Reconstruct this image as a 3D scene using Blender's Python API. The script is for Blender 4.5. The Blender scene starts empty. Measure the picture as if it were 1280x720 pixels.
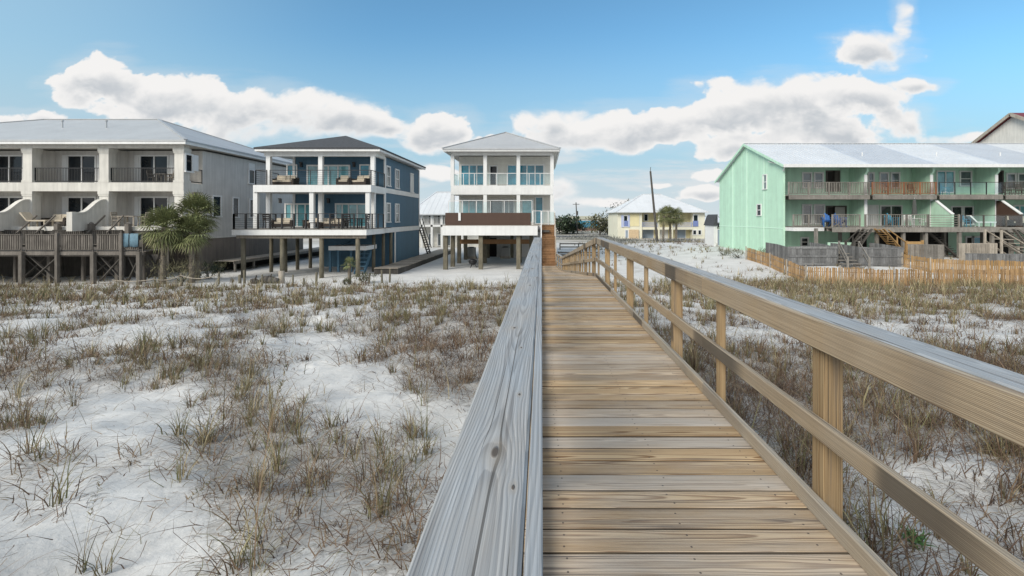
import bpy, math, random
import numpy as np
from mathutils import Vector
random.seed(7)
rng = np.random.default_rng(11)
PI = math.pi
EZ = 4.0            # eye height above the sand by the houses
F = 560.0           # focal length in pixels of the 1280 wide photograph
SC = bpy.context.scene
# ---------------------------------------------------------------- light and exposure
SUN_E, SUN_ANG = 1.5, 30.0
SKY_STR, SKY_K, SKY_DUST, SKY_OZ = .10, 1.0, .5, 1.2
SKY_TINT = (.50, .76, .79)
CLOUD_LIT = (3.95, 3.9, 3.85); CLOUD_BELLY = (2.4, 2.55, 2.72); STREAK = (3.2, 3.35, 3.45); MIDSKY = (1.85, 2.70, 3.25); HORIZON = (2.9, 3.2, 3.35); BACK_FILL = (4.7, 4.6, 4.5)
EXPOSURE = 1.20
COL = SC.collection
def PX(px, d): return (px-677.0)/F*d
def PZ(py, d): return EZ+(272.0-py)/F*d
def SD(px, xw): return abs(F*xw/(px-677.0))     # depth at which a plane x=xw shows at px

# ---------------------------------------------------------------- noise and terrain
def vnoise(x, y, s=0):
    x = np.asarray(x, float); y = np.asarray(y, float)
    xi = np.floor(x).astype(np.int64); yi = np.floor(y).astype(np.int64)
    fx = x-xi; fy = y-yi
    fx = fx*fx*(3-2*fx); fy = fy*fy*(3-2*fy)
    def h(a, b):
        n = (a*374761393+b*668265263+s*362437) & 0xFFFFFFFF
        n = ((n ^ (n >> 13))*1274126177) & 0xFFFFFFFF
        n = n ^ (n >> 16)
        return (n & 0xFFFF)/65535.0
    return (h(xi, yi)*(1-fx)+h(xi+1, yi)*fx)*(1-fy)+(h(xi, yi+1)*(1-fx)+h(xi+1, yi+1)*fx)*fy
def fbm(x, y, s=0, o=3):
    t = 0; a = .5; tot = 0
    for k in range(o):
        t = t+a*vnoise(x*2**k, y*2**k, s+k*17); tot += a; a *= .5
    return t/tot
def sst(a, b, x):
    t = np.clip((np.asarray(x, float)-a)/(b-a), 0, 1); return t*t*(3-2*t)
def gz(x, y):
    x = np.asarray(x, float); y = np.asarray(y, float)
    r = np.interp(y, [-30, 0, 5, 11, 20, 28, 36, 60, 100, 300], [-2.3, -2.45, -2.6, -3.12, -3.72, -4.02, -4.1, -4.15, -4.35, -4.6])
    r = r+.65*sst(10, 19, x)*sst(27, 37, y)*(1-sst(60, 80, y))
    near = 1-sst(22, 40, y)
    r = r+near*(.42*(fbm(x*.42, y*.42, 3)-.5)+.16*(fbm(x*1.3, y*1.3, 5)-.5))+(1-near)*.05*(fbm(x*.8, y*.8, 9)-.5)
    return EZ+r
def G(x, y): return float(gz(x, y))

# ---------------------------------------------------------------- object helpers
WL = {}
def props(o, label=None, cat=None, group=None, kind=None):
    if label: o['label'] = label
    if cat: o['category'] = cat
    if group: o['group'] = group
    if kind: o['kind'] = kind
    return o
def thing(name, label, cat, loc=(0, 0, 0), group=None):
    o = bpy.data.objects.new(name, None); COL.objects.link(o)
    o.empty_display_size = .2
    o.location = loc; WL[o.name] = Vector(loc)
    return props(o, label, cat, group)
class MB:
    """collects faces; build() links them as one mesh object (coordinates in world space)"""
    def __init__(s): s.v = []; s.f = []; s.loc = []; s.rnd = []; s.wood = False
    def add(s, vs, fs):
        n = len(s.v); s.v += [tuple(p) for p in vs]; s.f += [tuple(i+n for i in f) for f in fs]
    def box(s, x0, x1, y0, y1, z0, z1):
        if x0 > x1: x0, x1 = x1, x0
        if y0 > y1: y0, y1 = y1, y0
        if z0 > z1: z0, z1 = z1, z0
        s.add([(x0, y0, z0), (x1, y0, z0), (x1, y1, z0), (x0, y1, z0), (x0, y0, z1), (x1, y0, z1), (x1, y1, z1), (x0, y1, z1)],
              [(0, 3, 2, 1), (4, 5, 6, 7), (0, 1, 5, 4), (1, 2, 6, 5), (2, 3, 7, 6), (3, 0, 4, 7)]); return s
    def bar(s, p, q, w, h, up=(0, 0, 1)):
        p = Vector(p); q = Vector(q); d = (q-p).normalized(); u = Vector(up)
        if abs(d.dot(u)) > .99: u = Vector((0, 1, 0))
        a = d.cross(u).normalized()*(w/2); b = a.cross(d).normalized()*(h/2)
        vs = [p-a-b, p+a-b, p+a+b, p-a+b, q-a-b, q+a-b, q+a+b, q-a+b]
        s.add(vs, [(0, 1, 2, 3), (7, 6, 5, 4), (0, 4, 5, 1), (1, 5, 6, 2), (2, 6, 7, 3), (3, 7, 4, 0)]); return s
    def tube(s, p, q, r0, r1=None, n=8, cap=True):
        r1 = r0 if r1 is None else r1
        p = Vector(p); q = Vector(q); d = (q-p).normalized()
        u = Vector((1, 0, 0)) if abs(d.x) < .8 else Vector((0, 1, 0))
        a = d.cross(u).normalized(); b = d.cross(a)
        vs = []
        for c, r in ((p, r0), (q, r1)):
            for k in range(n):
                t = 2*PI*k/n; vs.append(c+a*(math.cos(t)*r)+b*(math.sin(t)*r))
        fs = [(k, (k+1) % n, n+(k+1) % n, n+k) for k in range(n)]
        if cap: fs += [tuple(range(n-1, -1, -1)), tuple(range(n, 2*n))]
        s.add(vs, fs); return s
    def path(s, pts, rs, n=8):
        for i in range(len(pts)-1): s.tube(pts[i], pts[i+1], rs[i], rs[i+1], n)
        return s
    def prism(s, poly, ax, a, b):
        """poly: 2-D outline; ax 'x','y','z' is the extrusion axis, a..b its range"""
        n = len(poly)
        def P3(u, v, t): return (t, u, v) if ax == 'x' else ((u, t, v) if ax == 'y' else (u, v, t))
        s.add([P3(u, v, a) for u, v in poly]+[P3(u, v, b) for u, v in poly],
              [tuple(range(n)), tuple(range(2*n-1, n-1, -1))]+[((k+1) % n, k, n+k, n+(k+1) % n) for k in range(n)]); return s
    def lathe(s, cx, cy, prof, n=12):
        vs = []; m = len(prof)
        for r, z in prof:
            for k in range(n):
                t = 2*PI*k/n; vs.append((cx+r*math.cos(t), cy+r*math.sin(t), z))
        fs = [(i*n+k, i*n+(k+1) % n, (i+1)*n+(k+1) % n, (i+1)*n+k) for i in range(m-1) for k in range(n)]
        fs += [tuple(range(n-1, -1, -1)), tuple(range((m-1)*n, m*n))]
        s.add(vs, fs); return s
    def slab(s, top, t):
        """a roof sheet: polygon top (3-D points) given thickness t downwards"""
        n = len(top)
        s.add(list(top)+[(x, y, z-t) for x, y, z in top],
              [tuple(range(n)), tuple(range(2*n-1, n-1, -1))]+[((k+1) % n, k, n+k, n+(k+1) % n) for k in range(n)]); return s
    def plank(s, p, q, w, h, up=(0, 0, 1), ch=.004, segs=1, warp=0.0, r=None, off=None):
        """a sawn board from p to q (centre line), chamfered, with board coordinates kept for the wood grain"""
        s.wood = True
        p = Vector(p); q = Vector(q); L = (q-p).length; d = (q-p).normalized(); u = Vector(up)
        a = d.cross(u).normalized(); b = a.cross(d).normalized()
        W = w/2; H = h/2; c = min(ch, W*.4, H*.4)
        sec = [(-W+c, -H), (W-c, -H), (W, -H+c), (W, H-c), (W-c, H), (-W+c, H), (-W, H-c), (-W, -H+c)]
        r = random.random() if r is None else r; off = 12+r*41.0 if off is None else off
        n0 = len(s.v); m = segs+1
        k1, k2, k3 = random.uniform(-1, 1)*warp, random.uniform(-1, 1)*warp, random.uniform(0, 6)
        for i in range(m):
            t = i/segs
            c0 = p+d*(L*t)+b*(k1*math.sin(PI*t)*.6+k2*(t-.5)*.5)+a*(math.sin(3*t+k3)*warp*.25)
            for (x, z) in sec:
                s.v.append(tuple(c0+a*x+b*z)); s.loc.append((off+L*t, x, z)); s.rnd.append(r)
        for i in range(segs):
            for k in range(8):
                k2_ = (k+1) % 8
                s.f.append((n0+i*8+k, n0+i*8+k2_, n0+(i+1)*8+k2_, n0+(i+1)*8+k))
        s.f.append(tuple(n0+k for k in range(7, -1, -1))); s.f.append(tuple(n0+segs*8+k for k in range(8)))
        return s
    def build(s, name, m, parent=None, smooth=False, label=None):
        base = Vector((0, 0, 0))
        if parent is not None: base = WL.get(parent.name, base)
        me = bpy.data.meshes.new(name)
        me.from_pydata([(x-base.x, y-base.y, z-base.z) for x, y, z in s.v], [], s.f)
        if s.wood and len(s.loc) == len(s.v):
            at = me.attributes.new('brd', 'FLOAT_VECTOR', 'POINT'); at.data.foreach_set('vector', np.array(s.loc, np.float32).ravel())
            at = me.attributes.new('brnd', 'FLOAT', 'POINT'); at.data.foreach_set('value', np.array(s.rnd, np.float32))
        if m is not None: me.materials.append(m)
        if smooth: me.polygons.foreach_set('use_smooth', [True]*len(me.polygons))
        me.update()
        o = bpy.data.objects.new(name, me); COL.objects.link(o)
        if parent is not None:
            o.parent = parent; WL[o.name] = base
        else: WL[o.name] = Vector((0, 0, 0))
        if label: o['label'] = label
        return o
def single(name, mb, m, label, cat, loc, group=None, smooth=False):
    """a thing that is one mesh, its origin at loc"""
    mb2 = MB(); mb2.v = [(x-loc[0], y-loc[1], z-loc[2]) for x, y, z in mb.v]; mb2.f = mb.f; mb2.loc = mb.loc; mb2.rnd = mb.rnd; mb2.wood = mb.wood
    o = mb2.build(name, m, None, smooth); o.location = loc; WL[o.name] = Vector(loc)
    return props(o, label, cat, group)
def kids(o): return [c for c in bpy.data.objects if c.parent == o]
def copy_tree(o, parent=None):
    c = o.copy(); COL.objects.link(c)
    if parent is not None: c.parent = parent
    for k in kids(o): copy_tree(k, c)
    return c

# ---------------------------------------------------------------- materials
class NB:
    def __init__(s, tree): s.t = tree; s.n = tree.nodes; s.l = tree.links
    def new(s, ty, **kw):
        n = s.n.new(ty)
        for k, v in kw.items(): setattr(n, k, v)
        return n
    def put(s, sock, v):
        if isinstance(v, bpy.types.NodeSocket): s.l.new(v, sock)
        elif v is not None: sock.default_value = v
    def m(s, op, a, b=None, c=None, clamp=False):
        n = s.new('ShaderNodeMath', operation=op, use_clamp=clamp)
        for i, v in enumerate((a, b, c)):
            if v is not None: s.put(n.inputs[i], v)
        return n.outputs[0]
    def vec(s, x, y, z):
        n = s.new('ShaderNodeCombineXYZ')
        for i, v in enumerate((x, y, z)): s.put(n.inputs[i], v)
        return n.outputs[0]
    def sep(s, v):
        n = s.new('ShaderNodeSeparateXYZ'); s.put(n.inputs[0], v); return n.outputs
    def vm(s, op, a, b=None):
        n = s.new('ShaderNodeVectorMath', operation=op); s.put(n.inputs[0], a)
        if b is not None: s.put(n.inputs[1], b)
        return n.outputs[0]
    def noise(s, v, scale=5., detail=3., rough=.5, dist=0., dim='3D'):
        n = s.new('ShaderNodeTexNoise', noise_dimensions=dim)
        if dim == '1D': s.put(n.inputs['W'], v)
        else: s.put(n.inputs['Vector'], v)
        n.inputs['Scale'].default_value = scale; n.inputs['Detail'].default_value = detail
        n.inputs['Roughness'].default_value = rough; n.inputs['Distortion'].default_value = dist
        return n.outputs['Fac']
    def mr(s, v, a, b, c=0., d=1., smooth=True):
        n = s.new('ShaderNodeMapRange', interpolation_type='SMOOTHSTEP' if smooth else 'LINEAR')
        s.put(n.inputs['Value'], v)
        for k, x in (('From Min', a), ('From Max', b), ('To Min', c), ('To Max', d)): s.put(n.inputs[k], x)
        return n.outputs['Result']
    def mix(s, f, a, b, mode='MIX'):
        n = s.new('ShaderNodeMix', data_type='RGBA', blend_type=mode)
        s.put(n.inputs[0], f)
        for i, v in ((6, a), (7, b)):
            if isinstance(v, (tuple, list)): v = (v[0], v[1], v[2], 1)
            s.put(n.inputs[i], v)
        return n.outputs[2]
    def attr(s, name, out='Fac'):
        n = s.new('ShaderNodeAttribute', attribute_name=name); return n.outputs[out]
def new_mat(name):
    m = bpy.data.materials.new(name); m.use_nodes = True
    nb = NB(m.node_tree); b = m.node_tree.nodes['Principled BSDF']
    return m, nb, b
def hexc(r, g, b):
    f = lambda c: ((c/255)/12.92 if c/255 <= .04045 else (((c/255)+.055)/1.055)**2.4)
    return (f(r), f(g), f(b))
def obj_coord(nb): return nb.new('ShaderNodeTexCoord').outputs['Object']
def plain(name, col, rough=.6, var=.12, scale=3., bump=.0, metallic=0., spec=.5, streak=0., ior=1.45, bscale=None, island=0.):
    m, nb, b = new_mat(name)
    co = obj_coord(nb)
    n1 = nb.noise(co, scale, 5, .6)
    v = nb.mr(n1, .3, .7, 1-var, 1+var, False)
    if streak:
        x, y, z = nb.sep(co)
        st = nb.noise(nb.vec(nb.m('MULTIPLY', x, 5.), nb.m('MULTIPLY', y, 5.), nb.m('MULTIPLY', z, .35)), 1., 4, .6)
        v = nb.m('MULTIPLY', v, nb.mr(st, .35, .7, 1+streak*.3, 1-streak))
    if island:
        r = nb.new('ShaderNodeNewGeometry').outputs['Random Per Island']
        v = nb.m('MULTIPLY', v, nb.mr(r, 0, 1, 1-island, 1+island, False))
    c = nb.mix(1., col, nb.vec(v, v, v), 'MULTIPLY')
    nb.put(b.inputs['Base Color'], c)
    b.inputs['Roughness'].default_value = rough; b.inputs['Metallic'].default_value = metallic
    b.inputs['Specular IOR Level'].default_value = spec; b.inputs['IOR'].default_value = ior
    if bump:
        bn = nb.new('ShaderNodeBump'); bn.inputs['Strength'].default_value = bump; bn.inputs['Distance'].default_value = .02
        nb.put(bn.inputs['Height'], nb.noise(co, bscale or scale*8, 5, .6)); nb.put(b.inputs['Normal'], bn.outputs[0])
    return m
def siding(name, col, axis, pitch, vertical=True, groove=.12, depth=.25, var=.06):
    """boarded wall: grooves every pitch metres along axis (0 x, 1 y, 2 z; 3 = x+y)"""
    m, nb, b = new_mat(name); co = obj_coord(nb); x, y, z = nb.sep(co)
    a = {0: x, 1: y, 2: z, 3: nb.m('ADD', x, y)}[axis]
    fr = nb.m('FRACT', nb.m('DIVIDE', a, pitch))
    g = nb.m('LESS_THAN', fr, groove)
    bid = nb.m('FLOOR', nb.m('DIVIDE', a, pitch))
    wn = nb.new('ShaderNodeTexWhiteNoise', noise_dimensions='1D'); nb.put(wn.inputs['W'], bid)
    v = nb.m('MULTIPLY', nb.mr(nb.noise(co, 1.3, 6, .65), .3, .7, 1-var, 1+var, False), nb.mr(wn.outputs[0], 0, 1, .95, 1.05, False))
    st = nb.noise(nb.vec(nb.m('MULTIPLY', x, 4.), nb.m('MULTIPLY', y, 4.), nb.m('MULTIPLY', z, .3)), 1., 4, .6)
    v = nb.m('MULTIPLY', v, nb.mr(st, .35, .75, 1.02, .94))
    nb.put(b.inputs['Base Color'], nb.mix(1., col, nb.vec(v, v, v), 'MULTIPLY'))
    b.inputs['Roughness'].default_value = .6; b.inputs['Specular IOR Level'].default_value = .3
    bn = nb.new('ShaderNodeBump'); bn.inputs['Strength'].default_value = depth; bn.inputs['Distance'].default_value = .04
    nb.put(bn.inputs['Height'], nb.m('SUBTRACT', 1., g)); nb.put(b.inputs['Normal'], bn.outputs[0])
    return m
def wood_near(name, early, late, grey, grey_lo, grey_hi, freq=150., knots=(), screws=False, topgrey=0.0, half=None, check=.70, ring=.75, ksel=.68, dkm=.5):
    """sawn pine: growth rings cut by the board, per-board tone, weathered silver"""
    m, nb, b = new_mat(name)
    L = nb.attr('brd', 'Vector'); a, c, d = nb.sep(L); r = nb.attr('brnd')
    r2 = nb.m('FRACT', nb.m('MULTIPLY', r, 17.31)); r3 = nb.m('FRACT', nb.m('MULTIPLY', r, 71.7))
    cc = c; eye = None; halo = None
    for (ka, kc, sa, sc, st) in knots:      # grain flows round a knot; ka measured from the plank start
        da = nb.m('DIVIDE', nb.m('SUBTRACT', a, ka), sa)
        dc = nb.m('DIVIDE', nb.m('SUBTRACT', c, kc), sc)
        rr = nb.m('ADD', nb.m('MULTIPLY', da, da), nb.m('MULTIPLY', dc, dc))
        g = nb.m('POWER', 2.718, nb.m('MULTIPLY', rr, -1.))
        cc = nb.m('SUBTRACT', cc, nb.m('MULTIPLY', nb.m('MULTIPLY', nb.m('SUBTRACT', c, kc), g), st))
        e = nb.mr(rr, .02, .10, 1., 0.); h = nb.mr(rr, .08, .9, 1., 0.)
        eye = e if eye is None else nb.m('MAXIMUM', eye, e); halo = h if halo is None else nb.m('MAXIMUM', halo, h)
    w1 = nb.noise(nb.vec(nb.m('MULTIPLY', a, .55), nb.m('MULTIPLY', r, 50.), 0.), 1., 2, .5)
    w2 = nb.noise(nb.vec(nb.m('MULTIPLY', a, .6), nb.m('MULTIPLY', r2, 50.), 7.), 1., 2, .5)
    cx = nb.m('ADD', nb.m('MULTIPLY', nb.m('SUBTRACT', r2, .5), .10), nb.m('MULTIPLY', nb.m('SUBTRACT', w1, .5), .055))
    dz = nb.m('ADD', nb.m('MULTIPLY_ADD', r3, .06, .022), nb.m('MULTIPLY', nb.m('SUBTRACT', w2, .5), .06))
    u = nb.m('ADD', cc, cx); v = nb.m('ADD', d, dz)
    rad = nb.m('SQRT', nb.m('ADD', nb.m('MULTIPLY', u, u), nb.m('MULTIPLY', v, v)))
    fine = nb.noise(nb.vec(nb.m('MULTIPLY', a, 2.5), nb.m('MULTIPLY', cc, 60.), nb.m('MULTIPLY', d, 60.)), 1., 4, .65)
    ph = nb.m('ADD', nb.m('MULTIPLY', rad, freq), nb.m('MULTIPLY', fine, .5))
    fr = nb.m('FRACT', ph)
    lw = nb.m('MULTIPLY', nb.mr(fr, .25, .85), nb.mr(fr, .9, 1., 1., 0.))
    streak = nb.noise(nb.vec(nb.m('MULTIPLY', a, 1.6), nb.m('MULTIPLY', cc, 240.), nb.m('MULTIPLY', d, 240.)), 1., 3, .6)
    blot = nb.noise(nb.vec(nb.m('MULTIPLY', a, 2.2), nb.m('MULTIPLY', c, 9.), nb.m('MULTIPLY', r, 31.)), 1., 4, .6)
    col = nb.mix(nb.m('MULTIPLY', lw, ring), early, late)
    bt = nb.mr(r3, 0, 1, .72, 1.22, False)
    col = nb.mix(1., col, nb.vec(bt, bt, bt), 'MULTIPLY')
    gcol = nb.mix(nb.m('MULTIPLY', lw, .45), grey, tuple(x*.55 for x in grey))
    gf = nb.m('ADD', nb.mr(r, 0, 1, grey_lo, grey_hi, False), nb.m('MULTIPLY', nb.m('SUBTRACT', blot, .5), 1.1), clamp=True)
    if topgrey:
        nz = nb.sep(nb.new('ShaderNodeNewGeometry').outputs['Normal'])[2]
        gf = nb.m('ADD', gf, nb.m('MULTIPLY', nb.mr(nz, .5, .9), topgrey), clamp=True)
    col = nb.mix(gf, col, gcol)
    sv = nb.mr(streak, .3, .7, .72, 1.18, False)
    col = nb.mix(1., col, nb.vec(sv, sv, sv), 'MULTIPLY')
    dk = nb.mr(nb.noise(nb.vec(nb.m('MULTIPLY', a, .9), nb.m('MULTIPLY', c, 30.), nb.m('MULTIPLY', r, 91.)), 1., 3, .6), .56, .70)
    col = nb.mix(nb.m('MULTIPLY', dk, dkm), col, (.10, .09, .085))
    chk = nb.mr(nb.noise(nb.vec(nb.m('MULTIPLY', a, .8), nb.m('MULTIPLY', cc, 130.), nb.m('MULTIPLY', r, 17.)), 1., 2, .5), check, check+.03)
    col = nb.mix(nb.m('MULTIPLY', chk, .75), col, (.05, .045, .04))
    hgt = nb.m('ADD', nb.m('MULTIPLY', streak, .6), nb.m('ADD', nb.m('MULTIPLY', lw, .35), nb.m('MULTIPLY', chk, -1.2)))
    # small knots strewn over every board
    vo = nb.new('ShaderNodeTexVoronoi', voronoi_dimensions='3D'); vo.inputs['Scale'].default_value = 1.
    nb.put(vo.inputs['Vector'], nb.vec(nb.m('MULTIPLY', a, 2.1), nb.m('MULTIPLY', c, 7.5), nb.m('MULTIPLY', r, 40.)))
    sel = nb.m('GREATER_THAN', nb.sep(vo.outputs['Color'])[0], ksel)
    kn = nb.m('MULTIPLY', nb.mr(vo.outputs['Distance'], .05, .10, 1., 0.), sel)
    kh = nb.m('MULTIPLY', nb.mr(vo.outputs['Distance'], .08, .24, 1., 0.), sel)
    col = nb.mix(nb.m('MULTIPLY', kh, .35), col, late)
    col = nb.mix(nb.m('MULTIPLY', kn, .6), col, (.09, .06, .04))
    if half:        # gap shade painted dark into the boards' side faces, along with some grime
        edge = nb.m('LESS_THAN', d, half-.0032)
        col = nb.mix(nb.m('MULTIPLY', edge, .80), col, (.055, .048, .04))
    if screws:
        ox = nb.sep(obj_coord(nb))[0]; dots = None
        for x0 in (-.56, 0., .56):
            for c0 in (-.036, .036):
                jx = nb.m('MULTIPLY_ADD', nb.m('FRACT', nb.m('MULTIPLY', r, 311.+900*c0+77*x0)), .03, x0-.015)
                p1 = nb.m('SUBTRACT', ox, jx); p2 = nb.m('SUBTRACT', c, nb.m('MULTIPLY_ADD', nb.m('FRACT', nb.m('MULTIPLY', r, 177.+50*x0)), .014, c0-.007))
                q = nb.mr(nb.m('ADD', nb.m('MULTIPLY', p1, p1), nb.m('MULTIPLY', p2, p2)), 1.4e-5, 3.4e-5, 1., 0.)
                dots = q if dots is None else nb.m('MAXIMUM', dots, q)
        col = nb.mix(nb.m('MULTIPLY', dots, .8), col, (.05, .045, .045)); hgt = nb.m('SUBTRACT', hgt, nb.m('MULTIPLY', dots, .8))
    if eye is not None:
        col = nb.mix(nb.m('MULTIPLY', halo, .30), col, (.30, .25, .19)); col = nb.mix(nb.m('MULTIPLY', eye, .85), col, (.06, .045, .035))
        hgt = nb.m('SUBTRACT', hgt, nb.m('MULTIPLY', eye, 1.5))
    nb.put(b.inputs['Base Color'], col)
    b.inputs['Roughness'].default_value = .78; b.inputs['Specular IOR Level'].default_value = .25
    bn = nb.new('ShaderNodeBump'); bn.inputs['Strength'].default_value = .55; bn.inputs['Distance'].default_value = .004
    nb.put(bn.inputs['Height'], hgt); nb.put(b.inputs['Normal'], bn.outputs[0])
    return m
def wood_far(name, col, var=.25, dark=.5, sc=1.):
    """weathered boards seen from afar: tone per board, vertical streaks"""
    m, nb, b = new_mat(name); co = obj_coord(nb); x, y, z = nb.sep(co)
    r = nb.new('ShaderNodeNewGeometry').outputs['Random Per Island']
    st = nb.noise(nb.vec(nb.m('MULTIPLY', x, 14.*sc), nb.m('MULTIPLY', y, 14.*sc), nb.m('MULTIPLY', z, 2.*sc)), 1., 4, .65)
    bl = nb.noise(co, 1.7, 4, .6)
    v = nb.m('MULTIPLY', nb.mr(r, 0, 1, 1-var, 1+var, False), nb.m('MULTIPLY', nb.mr(st, .3, .7, 1-dark*.5, 1+dark*.4, False), nb.mr(bl, .3, .7, 1-dark*.4, 1+dark*.3, False)))
    nb.put(b.inputs['Base Color'], nb.mix(1., col, nb.vec(v, v, v), 'MULTIPLY'))
    b.inputs['Roughness'].default_value = .85; b.inputs['Specular IOR Level'].default_value = .2
    return m
def glass(name, col, ior=1.8, rough=.06):
    """a window pane in daylight: a dark room behind a surface that mirrors the sky"""
    m, nb, b = new_mat(name); co = obj_coord(nb)
    r = nb.new('ShaderNodeObjectInfo').outputs['Random']
    n = nb.noise(nb.vm('ADD', co, nb.vec(nb.m('MULTIPLY', r, 30.), 0., 0.)), .9, 3, .6)
    v = nb.mr(n, .3, .7, .55, 1.5, False)
    nb.put(b.inputs['Base Color'], nb.mix(1., col, nb.vec(v, v, v), 'MULTIPLY'))
    b.inputs['Roughness'].default_value = rough; b.inputs['IOR'].default_value = ior
    bn = nb.new('ShaderNodeBump'); bn.inputs['Strength'].default_value = .06; bn.inputs['Distance'].default_value = .02
    nb.put(bn.inputs['Height'], nb.noise(co, 1.5, 2, .5)); nb.put(b.inputs['Normal'], bn.outputs[0])
    return m
def clear_glass(name, tint=(.85, .95, .95), alpha=.25):
    m, nb, b = new_mat(name)
    tr = nb.new('ShaderNodeBsdfTransparent'); tr.inputs[0].default_value = (*tint, 1)
    gl = nb.new('ShaderNodeBsdfGlossy'); gl.inputs['Roughness'].default_value = .05; gl.inputs['Color'].default_value = (.9, .95, 1, 1)
    fr = nb.new('ShaderNodeLayerWeight'); fr.inputs[0].default_value = .5
    mx = nb.new('ShaderNodeMixShader')
    nb.put(mx.inputs[0], nb.m('ADD', nb.m('MULTIPLY', nb.m('POWER', fr.outputs['Facing'], 4.), .6), alpha+.05, clamp=True)); nb.l.new(tr.outputs[0], mx.inputs[1]); nb.l.new(gl.outputs[0], mx.inputs[2])
    nb.l.new(mx.outputs[0], nb.n['Material Output'].inputs[0])
    return m

# ---------------------------------------------------------------- camera, sun, sky
cam_d = bpy.data.cameras.new('camera'); cam = bpy.data.objects.new('camera', cam_d); COL.objects.link(cam)
cam.location = (0, 0, EZ); cam.rotation_euler = (PI/2, 0, 0)
cam_d.sensor_width = 36.0; cam_d.lens = F/1280*36.0
cam_d.shift_x = -37/1280; cam_d.shift_y = -88/1280
cam_d.clip_start = .05; cam_d.clip_end = 20000
SC.camera = cam
SUN_EL, SUN_AZ = 35.0, 219.0        # azimuth clockwise from +Y: low over the camera's left shoulder
sd = bpy.data.lights.new('sun', 'SUN'); so = bpy.data.objects.new('sun', sd); COL.objects.link(so)
sd.energy = SUN_E; sd.angle = math.radians(SUN_ANG); sd.color = (1, .93, .82)
v = Vector((math.sin(math.radians(SUN_AZ))*math.cos(math.radians(SUN_EL)), math.cos(math.radians(SUN_AZ))*math.cos(math.radians(SUN_EL)), math.sin(math.radians(SUN_EL))))
so.rotation_euler = v.to_track_quat('Z', 'Y').to_euler(); so.location = (0, -20, 40)

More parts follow.
